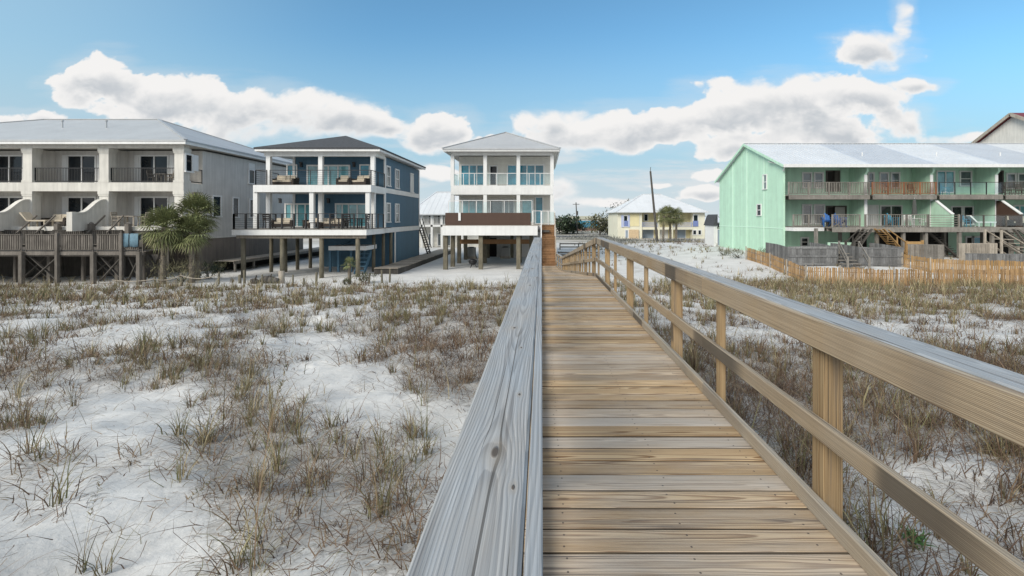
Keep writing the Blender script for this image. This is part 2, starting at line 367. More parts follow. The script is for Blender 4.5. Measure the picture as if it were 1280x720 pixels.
def make_world():
    w = bpy.data.worlds.new('World'); SC.world = w; w.use_nodes = True
    nb = NB(w.node_tree); bg = nb.n['Background']
    sky = nb.new('ShaderNodeTexSky', sky_type='NISHITA'); sky.sun_disc = False
    sky.sun_elevation = math.radians(SUN_EL); sky.sun_rotation = math.radians(SUN_AZ)
    sky.altitude = 0; sky.air_density = 1.0; sky.dust_density = SKY_DUST; sky.ozone_density = SKY_OZ
    D = nb.new('ShaderNodeTexCoord').outputs['Generated']; x, y, z = nb.sep(D)
    ay = nb.m('MAXIMUM', nb.m('ABSOLUTE', y), .05)
    u0 = nb.m('DIVIDE', x, ay); v0 = nb.m('DIVIDE', z, ay)
    P = nb.vec(u0, v0, nb.m('MULTIPLY', nb.m('SIGN', y), 3.))
    # billows: warp the sky plane, then sum soft puffs
    wa = nb.noise(P, 3.2, 4, .55); wb = nb.noise(nb.vm('ADD', P, (5.2, 1.3, 2.)), 3.2, 4, .55)
    u = nb.m('ADD', u0, nb.m('MULTIPLY', nb.m('SUBTRACT', wa, .5), .16)); v = nb.m('ADD', v0, nb.m('MULTIPLY', nb.m('SUBTRACT', wb, .5), .09))
    puffs = CLOUDS
    dens = None; low = None
    for (px, py, rx, ry, amp) in puffs:
        du = nb.m('MULTIPLY_ADD', u, F/rx, -(px-677.)/rx); dv = nb.m('MULTIPLY_ADD', v, F/ry, -(272.-py)/ry)
        e = nb.m('MULTIPLY', nb.m('SUBTRACT', 1., nb.m('ADD', nb.m('MULTIPLY', du, du), nb.m('MULTIPLY', dv, dv))), amp)
        dens = e if dens is None else nb.new_smax(dens, e)
        if amp >= .8:
            dl = nb.m('MULTIPLY_ADD', dv, 1.30, .62); dk = nb.m('SUBTRACT', du, .12)
            e = nb.m('SUBTRACT', 1., nb.m('ADD', nb.m('MULTIPLY', dk, dk), nb.m('MULTIPLY', dl, dl)))
            low = e if low is None else nb.m('MAXIMUM', low, e)
    vo = nb.new('ShaderNodeTexVoronoi', feature='SMOOTH_F1'); vo.inputs['Scale'].default_value = 11.; vo.inputs['Detail'].default_value = 3.; vo.inputs['Roughness'].default_value = .55
    vo.inputs['Smoothness'].default_value = .6
    nb.put(vo.inputs['Vector'], nb.vec(u, nb.m('MULTIPLY', v, 1.35), 1.7))
    nz = nb.noise(nb.vec(u0, nb.m('MULTIPLY', v0, 1.5), .3), 9., 7, .58, .3)
    tex = nb.m('ADD', nb.m('MULTIPLY', nb.m('SUBTRACT', .42, vo.outputs['Distance']), .75), nb.m('MULTIPLY', nb.m('SUBTRACT', nz, .5), 1.9))
    d = nb.m('ADD', dens, tex)
    d = nb.m('ADD', d, .16)
    sf = nb.m('ADD', nb.m('MULTIPLY', nb.mr(wa, .42, .62), .26), nb.m('MULTIPLY', nb.mr(nb.noise(P, 1.7, 2, .5), .4, .65), .22))
    alpha = nb.mr(d, nb.m('SUBTRACT', -.03, sf), nb.m('MULTIPLY_ADD', sf, 1.2, .20))
    # thin streaks low over the horizon
    sn = nb.noise(nb.vec(nb.m('MULTIPLY', u0, 2.6), nb.m('MULTIPLY', v0, 17.), 4.), 1.5, 6, .6, .2)
    band = nb.m('MULTIPLY', nb.mr(v0, .0, .03), nb.mr(v0, .09, .25, 1., 0.))
    streak = nb.m('MULTIPLY', nb.mr(sn, .42, .66), band)
    veil = nb.m('MULTIPLY', nb.mr(nb.m('ADD', dens, nb.m('MULTIPLY', nb.m('SUBTRACT', sn, .5), 3.2)), -.75, .7), .34)
    streak = nb.m('MAXIMUM', streak, veil)
    # sun-facing rims are white, thick bellies grey
    up = nb.noise(nb.vec(nb.m('ADD', u0, -.014), nb.m('MULTIPLY', nb.m('ADD', v0, .018), 1.5), .3), 9., 7, .58, .3)
    em = nb.m('SUBTRACT', up, nz)
    belly = nb.mr(nb.m('ADD', low, nb.m('ADD', nb.m('MULTIPLY', em, 2.3), nb.m('MULTIPLY', nb.m('SUBTRACT', wb, .5), -1.0))), -.3, 1.2)
    belly = nb.m('MULTIPLY', belly, nb.mr(d, .12, .8))
    ccol = nb.mix(belly, CLOUD_LIT, CLOUD_BELLY)
    scol = nb.mix(1., sky.outputs[0], (SKY_K,)*3, 'MULTIPLY')
    scol = nb.mix(1., scol, SKY_TINT, 'MULTIPLY')
    kv = nb.mr(v0, .04, .46, .75, 1.)
    scol = nb.mix(1., scol, nb.vec(kv, kv, kv), 'MULTIPLY')
    hz = nb.m('ADD', nb.mr(v0, .04, .44, .95, 0.), nb.mr(u0, -.3, -1.3, 0., .6), clamp=True)
    scol = nb.mix(hz, scol, MIDSKY)
    hz = nb.mr(v0, -.02, .17, .92, 0.)
    scol = nb.mix(hz, scol, HORIZON)
    # unseen bright cloud added overhead and behind the camera as neutral fill light
    bk = nb.m('MAXIMUM', nb.mr(y, .12, -.25), nb.mr(z, .60, .85))
    bn = nb.mr(nb.noise(nb.vec(nb.m('DIVIDE', x, nb.m('ADD', nb.m('ABSOLUTE', z), .25)), nb.m('DIVIDE', y, nb.m('ADD', nb.m('ABSOLUTE', z), .25)), 9.), 1.3, 5, .55), .34, .60)
    scol = nb.mix(nb.m('MULTIPLY', bk, nb.m('MULTIPLY', bn, .92)), scol, BACK_FILL)
    c = nb.mix(nb.m('MULTIPLY', streak, .85), scol, STREAK)
    c = nb.mix(alpha, c, ccol)
    nb.put(bg.inputs['Color'], c); bg.inputs['Strength'].default_value = SKY_STR
def _smax(nb, a, b):
    n = nb.new('ShaderNodeMath', operation='SMOOTH_MAX'); nb.put(n.inputs[0], a); nb.put(n.inputs[1], b); n.inputs[2].default_value = .5
    return n.outputs[0]
NB.new_smax = _smax
CLOUDS = [(108, 102, 62, 38, 1.1), (205, 128, 105, 42, 1.2), (320, 140, 95, 38, 1.1), (420, 152, 75, 30, 1.1), (540, 166, 56, 32, 1.), (478, 160, 30, 16, .8), (22, 150, 70, 14, .8),
          (280, 170, 36, 8, .6), (705, 162, 78, 24, 1.), (800, 156, 95, 30, 1.1), (895, 140, 85, 30, 1.1), (888, 112, 46, 14, .6), (985, 132, 100, 38, 1.2), (1060, 122, 80, 30, 1.1), (1142, 104, 48, 11, .8), (1125, 152, 50, 24, .9), (920, 182, 80, 20, .9),
          (1090, 66, 58, 27, 1.), (1128, 26, 12, 28, .5), (1205, 170, 66, 9, .7), (615, 180, 60, 14, .6), (1035, 165, 85, 26, 1.),
          (706, 234, 34, 17, .9), (800, 250, 60, 7, .7), (868, 236, 50, 13, .8), (880, 212, 40, 8, .6), (540, 222, 44, 10, .6), (745, 248, 60, 7, .6), (830, 226, 30, 5, .5)]
make_world()
vs_ = SC.view_settings
vs_.view_transform = 'Standard'; vs_.look = 'None'; vs_.exposure = EXPOSURE; vs_.gamma = 1.0; vs_.use_curve_mapping = False
SC.cycles.use_denoising = True
SC.cycles.max_bounces = 6; SC.cycles.transparent_max_bounces = 12

# ---------------------------------------------------------------- shared materials
M = {}
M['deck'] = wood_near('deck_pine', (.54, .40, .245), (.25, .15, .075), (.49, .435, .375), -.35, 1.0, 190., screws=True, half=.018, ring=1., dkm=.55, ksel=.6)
M['rail_tan'] = wood_near('rail_pine', (.36, .285, .19), (.22, .14, .075), (.36, .325, .275), .10, .60, 190., topgrey=.35, check=.60, ring=1., ksel=.35, dkm=.35)
M['post_tan'] = wood_near('post_pine', (.40, .29, .165), (.25, .155, .075), (.34, .31, .26), -.1, .35, 170., check=.66, ring=.95, ksel=.55)
M['cap_grey'] = wood_near('cap_silver', (.40, .33, .25), (.22, .17, .12), (.335, .36, .385), .75, 1.0, 250., check=.66,
    knots=((2.12, .010, .085, .030, .75), (2.00, .055, .03, .012, .6), (2.42, .045, .03, .012, .6), (3.16, -.014, .05, .022, .7), (2.86, .03, .03, .012, .6), (4.4, .02, .06, .022, .7), (6.4, -.03, .06, .02, .7)))
M['tan_wood'] = wood_far('new_timber', (.36, .225, .10), .18, .35)
M['grey_wood'] = wood_far('grey_timber', (.20, .185, .165), .28, .55)
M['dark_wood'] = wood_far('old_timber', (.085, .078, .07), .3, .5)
M['pile_wood'] = wood_far('treated_pile', (.15, .135, .10), .25, .6)
M['pale_wood'] = wood_far('pale_timber', (.34, .30, .25), .25, .5)
M['stair_wood'] = wood_far('stair_timber', (.27, .155, .08), .2, .35)
M['brown_wood'] = siding('brown_boards', (.075, .045, .034), 2, .15, groove=.1)
M['picket'] = wood_far('picket_slats', (.35, .225, .115), .28, .5)
M['white'] = plain('white_paint', (.68, .68, .67), .5, .06, 1.2, streak=.06)
M['cream'] = plain('cream_stucco', (.60, .58, .535), .85, .10, .9, bump=.15, streak=.12)
M['condo_wall'] = plain('greige_stucco', (.55, .53, .50), .88, .10, .7, bump=.15, streak=.12)
M['condo_base'] = plain('brown_block', (.20, .17, .145), .9, .12, .8, bump=.2, streak=.15)
M['metal_roof'] = plain('galvanised_roof', (.40, .41, .42), .5, .08, .5, metallic=.12, streak=.05)
M['white_roof'] = plain('white_metal_roof', (.62, .64, .66), .4, .06, .5, metallic=.1, streak=.05)
M['white_roof_b'] = plain('pale_metal_roof', (.50, .53, .57), .4, .06, .5, metallic=.1, streak=.05)
M['shingle'] = plain('dark_shingle', (.055, .058, .064), .9, .25, 6., bump=.3)
M['navy'] = siding('navy_boards', (.062, .132, .195), 3, .3, groove=.12)
M['navy_low'] = siding('navy_boards_low', (.065, .14, .205), 3, .3, groove=.1)
M['greige'] = siding('pale_lap', (.62, .60, .55), 2, .18, groove=.14)
M['mint'] = siding('mint_boards', (.46, .68, .53), 3, .3, groove=.08, depth=.2)
M['mint_flat'] = plain('mint_paint', (.47, .69, .54), .7, .07, .8, streak=.10)
M['yellow'] = plain('yellow_paint', (.66, .59, .36), .7, .08, .5)
M['paleyellow'] = plain('pale_yellow_paint', (.68, .66, .54), .7, .06, .5)
M['bluepaint'] = plain('blue_paint', (.16, .21, .42), .6, .1, .8)
M['bluegrey'] = plain('blue_grey_paint', (.27, .33, .40), .6, .1, .8)
M['glass'] = glass('dark_glass', (.012, .016, .02), 1.45)
M['teal'] = glass('teal_glass', (.02, .19, .27), 1.7)
M['aqua'] = glass('aqua_glass', (.12, .32, .36), 1.8)
M['greyglass'] = glass('grey_glass', (.10, .12, .13), 1.9)
M['railglass'] = clear_glass('rail_glass', (.93, .98, .98), .0)
M['black'] = plain('black_metal', (.018, .018, .02), .45, .1)
M['fabric'] = plain('beige_cushion', (.48, .42, .33), .9, .1, 4.)
M['wicker'] = plain('dark_wicker', (.035, .027, .022), .8, .25, 20.)
M['bluechair'] = plain('blue_chair_paint', (.025, .12, .36), .5, .08)
M['tealchair'] = plain('teal_chair_paint', (.04, .20, .30), .5, .08)
M['whiteplastic'] = plain('white_plastic', (.72, .72, .70), .45, .05)
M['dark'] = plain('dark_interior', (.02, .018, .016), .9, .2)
M['trunk'] = plain('palm_trunk', (.17, .145, .115), .95, .3, 9., bump=.6)
M['concrete'] = plain('concrete', (.36, .35, .33), .9, .12, 1.4, bump=.2)
M['redroof'] = plain('red_metal', (.16, .03, .03), .5, .1)

# ---------------------------------------------------------------- sand
def cover(x, y):
    """how thickly the dune is grown over, by place; the bands and thickets were read off the photograph"""
    x = np.asarray(x, float); y = np.maximum(np.asarray(y, float), .5)
    px = 677+F*x/y; py = 272+F*(EZ-gz(x, y))/y
    left = x < .8
    cl = np.interp(py, [348, 356, 362, 382, 396, 410, 440, 500, 560, 800], [.0, .30, .88, .85, .70, .52, .44, .39, .38, .41])
    cr = np.interp(py, [318, 335, 348, 356, 375, 396, 410, 428, 445, 520, 575, 640, 900], [.35, .45, .6, 1., 1.05, .85, .5, .6, 1.1, 1.15, .85, .5, .42])
    cr = np.where((px < 905) & (py < 430), np.minimum(cr, np.interp(py, [296, 330, 360, 385, 430], [.62, .72, .66, .70, .85])), cr)
    c = np.where(left, cl, cr)
    for (a, b, sx, sy, k) in GROVE:
        c = c+k*np.exp(-((px-a)/sx)**2-((py-b)/sy)**2)
    c = np.where((y > 27.5) & left, np.where(x < -19.0, c, c*.12), c)
    c = np.where((y > 45), np.where((x > 6) & (y < 74), .62, c*.3), c)
    return np.clip(c, 0, 1.1)
GROVE = [(25, 478, 45, 22, .9), (125, 462, 50, 20, .5), (195, 465, 60, 22, .7), (285, 462, 38, 26, .9), (560, 435, 95, 48, .75), (590, 480, 60, 36, .45), (300, 560, 55, 52, .75),
         (345, 640, 65, 70, .5), (430, 590, 85, 60, .55), (480, 670, 75, 70, .55), (170, 575, 22, 20, .5), (40, 570, 55, 32, .35), (400, 480, 75, 55, -.3),
         (90, 680, 90, 40, .25), (205, 690, 40, 70, -.2), (130, 510, 75, 40, -.25), (110, 625, 75, 45, -.3), (230, 520, 55, 45, -.15), (545, 615, 25, 50, -.15),
         (1100, 670, 45, 50, -.4), (1185, 575, 42, 22, -.5), (1060, 600, 34, 28, -.35), (1110, 415, 60, 14, -.35), (1235, 425, 55, 16, -.35), (1000, 402, 45, 10, -.35), (930, 480, 100, 60, .35),
         (1180, 470, 110, 45, .2), (500, 395, 70, 9, -.35), (230, 388, 70, 8, -.3), (60, 372, 60, 14, .2)]
def patchy(x, y):
    n = .55*fbm(x*.85, y*.85, 21, 3)+.45*fbm(x*2.4, y*2.4, 33, 3)
    return np.clip((n-.5)*2.2+.5, 0, 1)
def axis(parts):
    out = []
    for a, b, s in parts: out += list(np.arange(a, b, s))
    return np.array(out)
gx = axis([(-4000, -400, 600), (-400, -60, 34), (-60, -24, 1.2), (-24, -12, .35), (-12, 10, .13), (10, 24, .35), (24, 60, 1.2), (60, 400, 34), (400, 4200, 600)])
gy = axis([(-400, -20, 38), (-20, -2, 2), (-2, .8, .4), (.8, 9, .12), (9, 16, .2), (16, 34, .36), (34, 60, 1.), (60, 130, 4), (130, 400, 30), (400, 9000, 800)])
XX, YY = np.meshgrid(gx, gy); ZZ = gz(XX, YY)
fine = 1-sst(14, 26, YY)
ZZ = ZZ+fine*(.07*(fbm(XX*2.2, YY*2.2, 41, 3)-.5)+.03*(vnoise(XX*5.5, YY*5.5, 44)-.5))
nx, ny = len(gx), len(gy)
me = bpy.data.meshes.new('sand')
vv = np.stack([XX.ravel(), YY.ravel(), ZZ.ravel()], 1)
ii = (np.arange(ny-1)[:, None]*nx+np.arange(nx-1)[None, :]).ravel()
ff = np.stack([ii, ii+1, ii+nx+1, ii+nx], 1)
me.from_pydata(vv.tolist(), [], ff.tolist())
lit = np.where((YY > 0) & (YY < 74) & (np.abs(XX) < 60), sst(.42, 1.05, cover(XX, YY)*.9+patchy(XX, YY)*.75-.25), 0)
at = me.attributes.new('litter', 'FLOAT', 'POINT'); at.data.foreach_set('value', lit.ravel().astype(np.float32))
me.polygons.foreach_set('use_smooth', [True]*len(me.polygons))
sand = bpy.data.objects.new('sand_ground', me); COL.objects.link(sand); props(sand, kind='structure')
def sand_mat():
    m, nb, b = new_mat('white_sand'); co = obj_coord(nb)
    l = nb.attr('litter')
    n1 = nb.noise(co, .7, 5, .6); n2 = nb.noise(co, 9., 6, .7); n3 = nb.noise(co, 45., 4, .65)
    base = nb.mix(nb.mr(n1, .35, .65), (.54, .535, .52), (.61, .605, .59))
    v = nb.m('MULTIPLY', nb.mr(n2, .3, .7, .90, 1.06, False), nb.mr(n3, .3, .7, .93, 1.05, False))
    base = nb.mix(1., base, nb.vec(v, v, v), 'MULTIPLY')
    # scraps of dead leaf lying on the sand
    dn = nb.noise(nb.vm('MULTIPLY', co, (1., 1.8, 1.)), 9., 6, .72, 1.6)
    lf = nb.m('MULTIPLY', nb.mr(nb.m('ADD', dn, nb.m('MULTIPLY', l, .24)), .60, .74), nb.mr(l, .1, .7, .07, .36))
    lc = nb.mix(nb.mr(n2, .35, .65), (.13, .105, .08), (.27, .23, .175))
    y = nb.sep(co)[1]; x = nb.sep(co)[0]
    far = nb.mr(y, 62., 84., 0., 1.)
    fc = nb.mix(nb.mr(nb.noise(nb.vm('MULTIPLY', co, (.05, .16, 1.)), 1., 5, .6), .42, .58), (.43, .40, .36), (.17, .16, .12))
    c = nb.mix(lf, base, lc); c = nb.mix(nb.m('MULTIPLY', far, .85), c, fc)
    nb.put(b.inputs['Base Color'], c); b.inputs['Roughness'].default_value = .95; b.inputs['Specular IOR Level'].default_value = .15
    bn = nb.new('ShaderNodeBump'); bn.inputs['Strength'].default_value = .75; bn.inputs['Distance'].default_value = .05
    n4 = nb.noise(co, 2.8, 3, .5)
    fv = nb.new('ShaderNodeTexVoronoi', feature='SMOOTH_F1'); fv.inputs['Scale'].default_value = 2.3; fv.inputs['Smoothness'].default_value = .3; nb.put(fv.inputs['Vector'], co)
    ft = nb.m('MULTIPLY', nb.mr(fv.outputs['Distance'], .12, .36, -1., 0.), nb.mr(n1, .45, .6))     # scuffed footprints
    h = nb.m('ADD', nb.m('ADD', nb.m('MULTIPLY', n2, .30), nb.m('MULTIPLY', n4, .9)), nb.m('ADD', nb.m('MULTIPLY', n3, .07), nb.m('ADD', nb.m('MULTIPLY', lf, .2), nb.m('MULTIPLY', ft, .5))))
    nb.put(bn.inputs['Height'], h); nb.put(b.inputs['Normal'], bn.outputs[0])
    return m
me.materials.append(sand_mat())

# ---------------------------------------------------------------- dune grass
def blades(base, az, length, lean, curl, width, tint, rows=4, wig=0.3):
    n = len(az); seg = rows-1
    p = base.copy(); P = []; ang = lean.copy(); a2 = az.copy()
    dirs = lambda a: np.stack([np.sin(a), np.cos(a), np.zeros_like(a)], 1)
    tw = rng.uniform(-.9, .9, n)
    for k in range(rows):
        t = k/seg
        sd = dirs(a2+PI/2+tw); w = (width*(1-.88*t))[:, None]*.5
        P.append(p-sd*w); P.append(p+sd*w)
        d = np.sin(ang)[:, None]*dirs(a2); d[:, 2] = np.cos(ang)
        p = p+d*(length/seg)[:, None]
        ang = ang+curl/seg; a2 = a2+rng.uniform(-wig, wig, n)
    V = np.stack(P, 1)                    # n, 2*rows, 3
    idx = np.arange(n)[:, None]*(2*rows)
    Q = [np.stack([idx[:, 0]+2*k, idx[:, 0]+2*k+1, idx[:, 0]+2*k+3, idx[:, 0]+2*k+2], 1) for k in range(seg)]
    return V.reshape(-1, 3), np.concatenate(Q, 0), np.repeat(tint, 2*rows)
def mesh_np(name, sets, mat_):
    off = 0; Vs = []; Fs = []; Ts = []
    for V, Q, T in sets:
        Vs.append(V); Fs.append(Q+off); Ts.append(T); off += len(V)
    V = np.concatenate(Vs); Q = np.concatenate(Fs); T = np.concatenate(Ts)
    me = bpy.data.meshes.new(name)
    me.vertices.add(len(V)); me.vertices.foreach_set('co', V.astype(np.float32).ravel())
    me.loops.add(len(Q)*4); me.loops.foreach_set('vertex_index', Q.astype(np.int32).ravel())
    me.polygons.add(len(Q)); me.polygons.foreach_set('loop_start', (np.arange(len(Q))*4).astype(np.int32))
    at = me.attributes.new('tint', 'FLOAT', 'POINT'); at.data.foreach_set('value', T.astype(np.float32))
    me.materials.append(mat_); me.update(calc_edges=True)
    return me
def grass_mat():
    m, nb, b = new_mat('dune_grass'); t = nb.attr('tint')
    r = nb.new('ShaderNodeNewGeometry').outputs['Random Per Island']
    rp = nb.new('ShaderNodeValToRGB'); nb.put(rp.inputs[0], t)
    cols = [(0, (.085, .056, .040)), (.18, (.155, .103, .068)), (.36, (.225, .168, .107)), (.52, (.165, .145, .078)), (.66, (.13, .135, .062)), (.80, (.27, .235, .13)), (1., (.42, .35, .23))]
    el = rp.color_ramp.elements
    while len(el) < len(cols): el.new(.5)
    for e, (p, c) in zip(el, cols): e.position = p; e.color = (*c, 1)
    v = nb.mr(r, 0, 1, .72, 1.28, False)
    c = nb.mix(1., rp.outputs[0], nb.vec(v, v, v), 'MULTIPLY')
    nb.put(b.inputs['Base Color'], c); b.inputs['Roughness'].default_value = .75; b.inputs['Specular IOR Level'].default_value = .2
    return m
M['grass'] = grass_mat()
def scatter(area, dens, seed):
    x0, x1, y0, y1 = area; n = int((x1-x0)*(y1-y0)*dens)
    x = rng.uniform(x0, x1, n); y = rng.uniform(y0, y1, n)
    keep = (x > -.45-.0*y) & (x < 1.75) & (y < 34)      # nothing pushes up through the boardwalk
    return x[~keep], y[~keep]
sets = []
def grow(area, dens, nb_, hgt, wid, rows=4, light=0.):
    x, y = scatter(area, dens, 1)
    inview = np.abs(x-.0) < 1.35*y+6
    x, y = x[inview], y[inview]
    c = cover(x, y); pt = patchy(x, y)
    ok = rng.uniform(0, 1, len(x)) < sst(.40, .95, c*.85+pt*.75-.22)
    x, y = x[ok], y[ok]; n = len(x)
    kind = rng.uniform(0, 1, n); zone = fbm(x*.5, y*.5, 77, 2)
    brown = kind < .60+.9*(zone-.5)
    rb = np.exp(-((677+F*x/y-570)/95)**2-((272+F*(EZ-gz(x, y))/y-462)/62)**2)
    brown = brown | (rng.uniform(0, 1, n) < rb*.85)
    k = np.maximum(3, (nb_*rng.uniform(.4, 1.5, n)).astype(int))
    idx = np.repeat(np.arange(n), k); N = len(idx)
    br = brown[idx]; sz = rng.uniform(.55, 1.35, n)[idx]
    rad = np.abs(rng.normal(0, 1, N))*np.where(br, .17, .06)*sz
    a0 = rng.uniform(0, 2*PI, N)
    bx = x[idx]+rad*np.sin(a0); by = y[idx]+rad*np.cos(a0)
    az = a0+rng.normal(0, .7, N)
    L = hgt*sz*np.where(br, rng.uniform(.5, 1.1, N), rng.uniform(.55, 1.45, N))
    lean = np.where(br, rng.uniform(.15, 1.35, N), np.abs(rng.normal(.12, .28, N)))
    curl = np.where(br, rng.uniform(.3, 2.2, N), rng.uniform(.2, 1.9, N))
    tuft = rng.uniform(0, 1, n)[idx]
    ti = np.where(br, np.clip(rng.normal(.20, .14, N)+.22*(tuft-.5), 0, .5), np.clip(rng.normal(.58, .2, N)+.5*(tuft-.5), .12, 1))
    ti = ti-np.where((bx > 1.6) & (by < 15), rng.uniform(.0, .42, N), 0)
    ti = ti*(1-.62*rb[idx])
    ti = np.clip(ti+light*rng.uniform(0, 2.2, N)*(rng.uniform(0, 1, N) < .6), 0, 1)
    base = np.stack([bx, by, gz(bx, by)-.015], 1)
    sets.append(blades(base, az, L, lean, curl, wid*rng.uniform(.6, 1.3, N), ti, rows))
def litter(area, dens, L0, wid):
    x, y = scatter(area, dens, 2); inview = np.abs(x) < 1.35*y+6; x, y = x[inview], y[inview]
    c = cover(x, y); pt = patchy(x, y)
    ok = rng.uniform(0, 1, len(x)) < np.clip(.10+sst(.25, .9, c*.85+pt*.7-.2), 0, 1); x, y = x[ok], y[ok]; n = len(x)
    base = np.stack([x, y, gz(x, y)+.028+rng.uniform(0, .04, n)], 1)
    sets.append(blades(base, rng.uniform(0, 2*PI, n), L0*rng.uniform(.3, 1.3, n), rng.uniform(1.05, 1.5, n), rng.uniform(-.1, .75, n), wid*rng.uniform(.6, 1.3, n),
                       np.clip(rng.normal(.2, .16, n), 0, 1), 4, .75))
grow((-13, 11, 1.2, 9), 17., 22, .38, .0105, 5)
grow((-26, 24, 9, 17), 11., 16, .42, .017)
grow((-42, 42, 17, 29), 10., 11, .44, .028, 3, .10)
grow((9, 46, 27, 40), 2.6, 8, .40, .035, 3, .1)
grow((-44, -18, 27.5, 33), 4., 8, .40, .035, 3, .1)
grow((2, 48, 38, 74), 1.5, 8, .42, .05, 3)
grow((1.8, 13, 2.5, 10), 13., 22, .38, .0105)
grow((2, 40, 17, 27), 4., 11, .44, .028, 3, .05)
litter((1.8, 12, 2.5, 9), 110., .36, .0085)
litter((-11, 10, 1.2, 8), 170., .36, .0085)
litter((-22, 20, 8, 16), 85., .42, .014)
n = 170; x = rng.uniform(-14, 12, n); y = rng.uniform(2.6, 15, n); k = ((x < -.5) | (x > 1.9)) & (rng.uniform(0, 1, n) < cover(x, y)+.25); x, y = x[k], y[k]; n = len(x)
sets.append(blades(np.stack([x, y, gz(x, y)-.02], 1), rng.uniform(0, 2*PI, n), rng.uniform(.5, .95, n), rng.uniform(0, .45, n), rng.uniform(0, .7, n), .0075+.0012*y, rng.uniform(.15, 1, n), 6, .08))
gme = mesh_np('dune_grass', sets, M['grass'])
go = bpy.data.objects.new('dune_grass', gme); COL.objects.link(go)
props(go, 'dry brown and olive dune grass growing in clumps on the white sand', 'grass', kind='stuff')

# tall sea oats that stand out singly
def sea_oat(x, y, h, lean, az, lab, nb_=5, tint=.3):
    z = G(x, y)
    t = thing('sea_oats', lab, 'plant', (x, y, z-.02), 'sea oats standing above the grass')
    base = np.zeros((1, 3)); a = np.array([az])
    V, Q, T = blades(base, a, np.array([h]), np.array([lean]), np.array([.28]), np.array([.017]), np.array([.24]), 9, .05)
    o = bpy.data.objects.new('stem', mesh_np('stem', [(V, Q, T)], M['grass'])); COL.objects.link(o); o.parent = t
    tip = V[-2:].mean(0); d = (V[-2:].mean(0)-V[-6:-4].mean(0)); d /= np.linalg.norm(d)
    n = 26; s = rng.uniform(0, .24, n); b2 = tip-d*s[:, None]
    S = [blades(b2, rng.uniform(0, 2*PI, n), rng.uniform(.03, .06, n), rng.uniform(.5, 1.4, n), rng.uniform(.3, .9, n), np.full(n, .009), rng.uniform(.3, .9, n), 3)]
    o = bpy.data.objects.new('seed_head', mesh_np('seed_head', S, M['grass'])); COL.objects.link(o); o.parent = t
    n = nb_*3; S = [blades(rng.normal(0, .02, (n, 3))*np.array([1, 1, 0]), rng.uniform(0, 2*PI, n), rng.uniform(.25, .6, n), rng.uniform(.05, .5, n), rng.uniform(.2, 1.6, n), np.full(n, .007), rng.uniform(.3, .8, n), 5)]
    o = bpy.data.objects.new('leaves', mesh_np('leaves', S, M['grass'])); COL.objects.link(o); o.parent = t
def at_px(px, py):
    y = 6.0
    for _ in range(60):
        y = .5*y+.5*(F*(EZ-G((px-677)/F*y, y))/(py-272))
    return (px-677)/F*y, y
for (px, py, h, ln, az, lab) in [(318, 712, 1.55, .02, 1.2, 'tall dead sea oat stem rising highest out of the brown clump left of the handrail'),
                                 (103, 712, .62, .05, .3, 'short upright bare sea oat stem at the lower left corner of the sand'),
                                 (128, 718, .95, .75, 1.3, 'long sea oat stem leaning far over to the right across bare sand'),
                                 (333, 560, .7, .1, .6, 'thin sea oat stem above the brown clump in the middle of the left field'),
                                 (1088, 655, .55, .05, .2, 'green sea oat shoot just right of the thick near boardwalk post')]:
    x, y = at_px(px, py); sea_oat(x, y, h, ln, az, lab)
x, y = at_px(1143, 676)
n = 70; S = [blades(rng.normal(0, .035, (n, 3))*np.array([1, 1, .3]), rng.uniform(0, 2*PI, n), rng.uniform(.05, .10, n), rng.uniform(.5, 1.4, n), rng.uniform(.1, .8, n), np.full(n, .022), rng.uniform(.0, 1, n), 3)]
leaf_green = plain('leaf_green', (.05, .13, .03), .6, .3, 20., island=.3)
o = bpy.data.objects.new('small_plant', mesh_np('small_plant', S, leaf_green)); COL.objects.link(o); o.location = (x, y, G(x, y)+.01)
props(o, 'small bright green leafy plant on bare sand right of the boardwalk', 'plant')

# ---------------------------------------------------------------- boardwalk
DZ = EZ-1.44; CAPZ = EZ-.484
CR, RB, RE, SE = 10.9, 29.8, 33.0, 36.5     # crest, ramp foot, stair foot, stair head
LOW = EZ-3.56; TOPZ = EZ-.60
def deckz(y):
    if y < CR: return DZ
    if y < RB: return DZ+(LOW-DZ)*(y-CR)/(RB-CR)
    return LOW
bw = thing('boardwalk', 'long weathered timber boardwalk with handrails leading from the camera to the beach house', 'boardwalk', (.66, 3, G(.66, 3)))
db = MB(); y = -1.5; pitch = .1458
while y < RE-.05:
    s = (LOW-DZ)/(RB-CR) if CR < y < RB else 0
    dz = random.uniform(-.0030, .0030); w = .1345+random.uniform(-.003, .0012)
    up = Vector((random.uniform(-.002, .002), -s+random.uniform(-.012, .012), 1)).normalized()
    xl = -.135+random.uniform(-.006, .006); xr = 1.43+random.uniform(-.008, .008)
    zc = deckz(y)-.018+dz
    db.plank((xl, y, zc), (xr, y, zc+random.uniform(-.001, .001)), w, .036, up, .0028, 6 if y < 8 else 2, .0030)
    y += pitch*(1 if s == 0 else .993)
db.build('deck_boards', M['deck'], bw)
js = MB()
for xx in (-.02, .66, 1.34):
    js.plank((xx, -1.5, DZ-.13), (xx, CR, DZ-.13), .04, .185); js.plank((xx, CR, DZ-.13), (xx, RB, LOW-.13), .04, .185); js.plank((xx, RB, LOW-.13), (xx, RE, LOW-.13), .04, .185)
js.build('joist', M['post_tan'], bw)
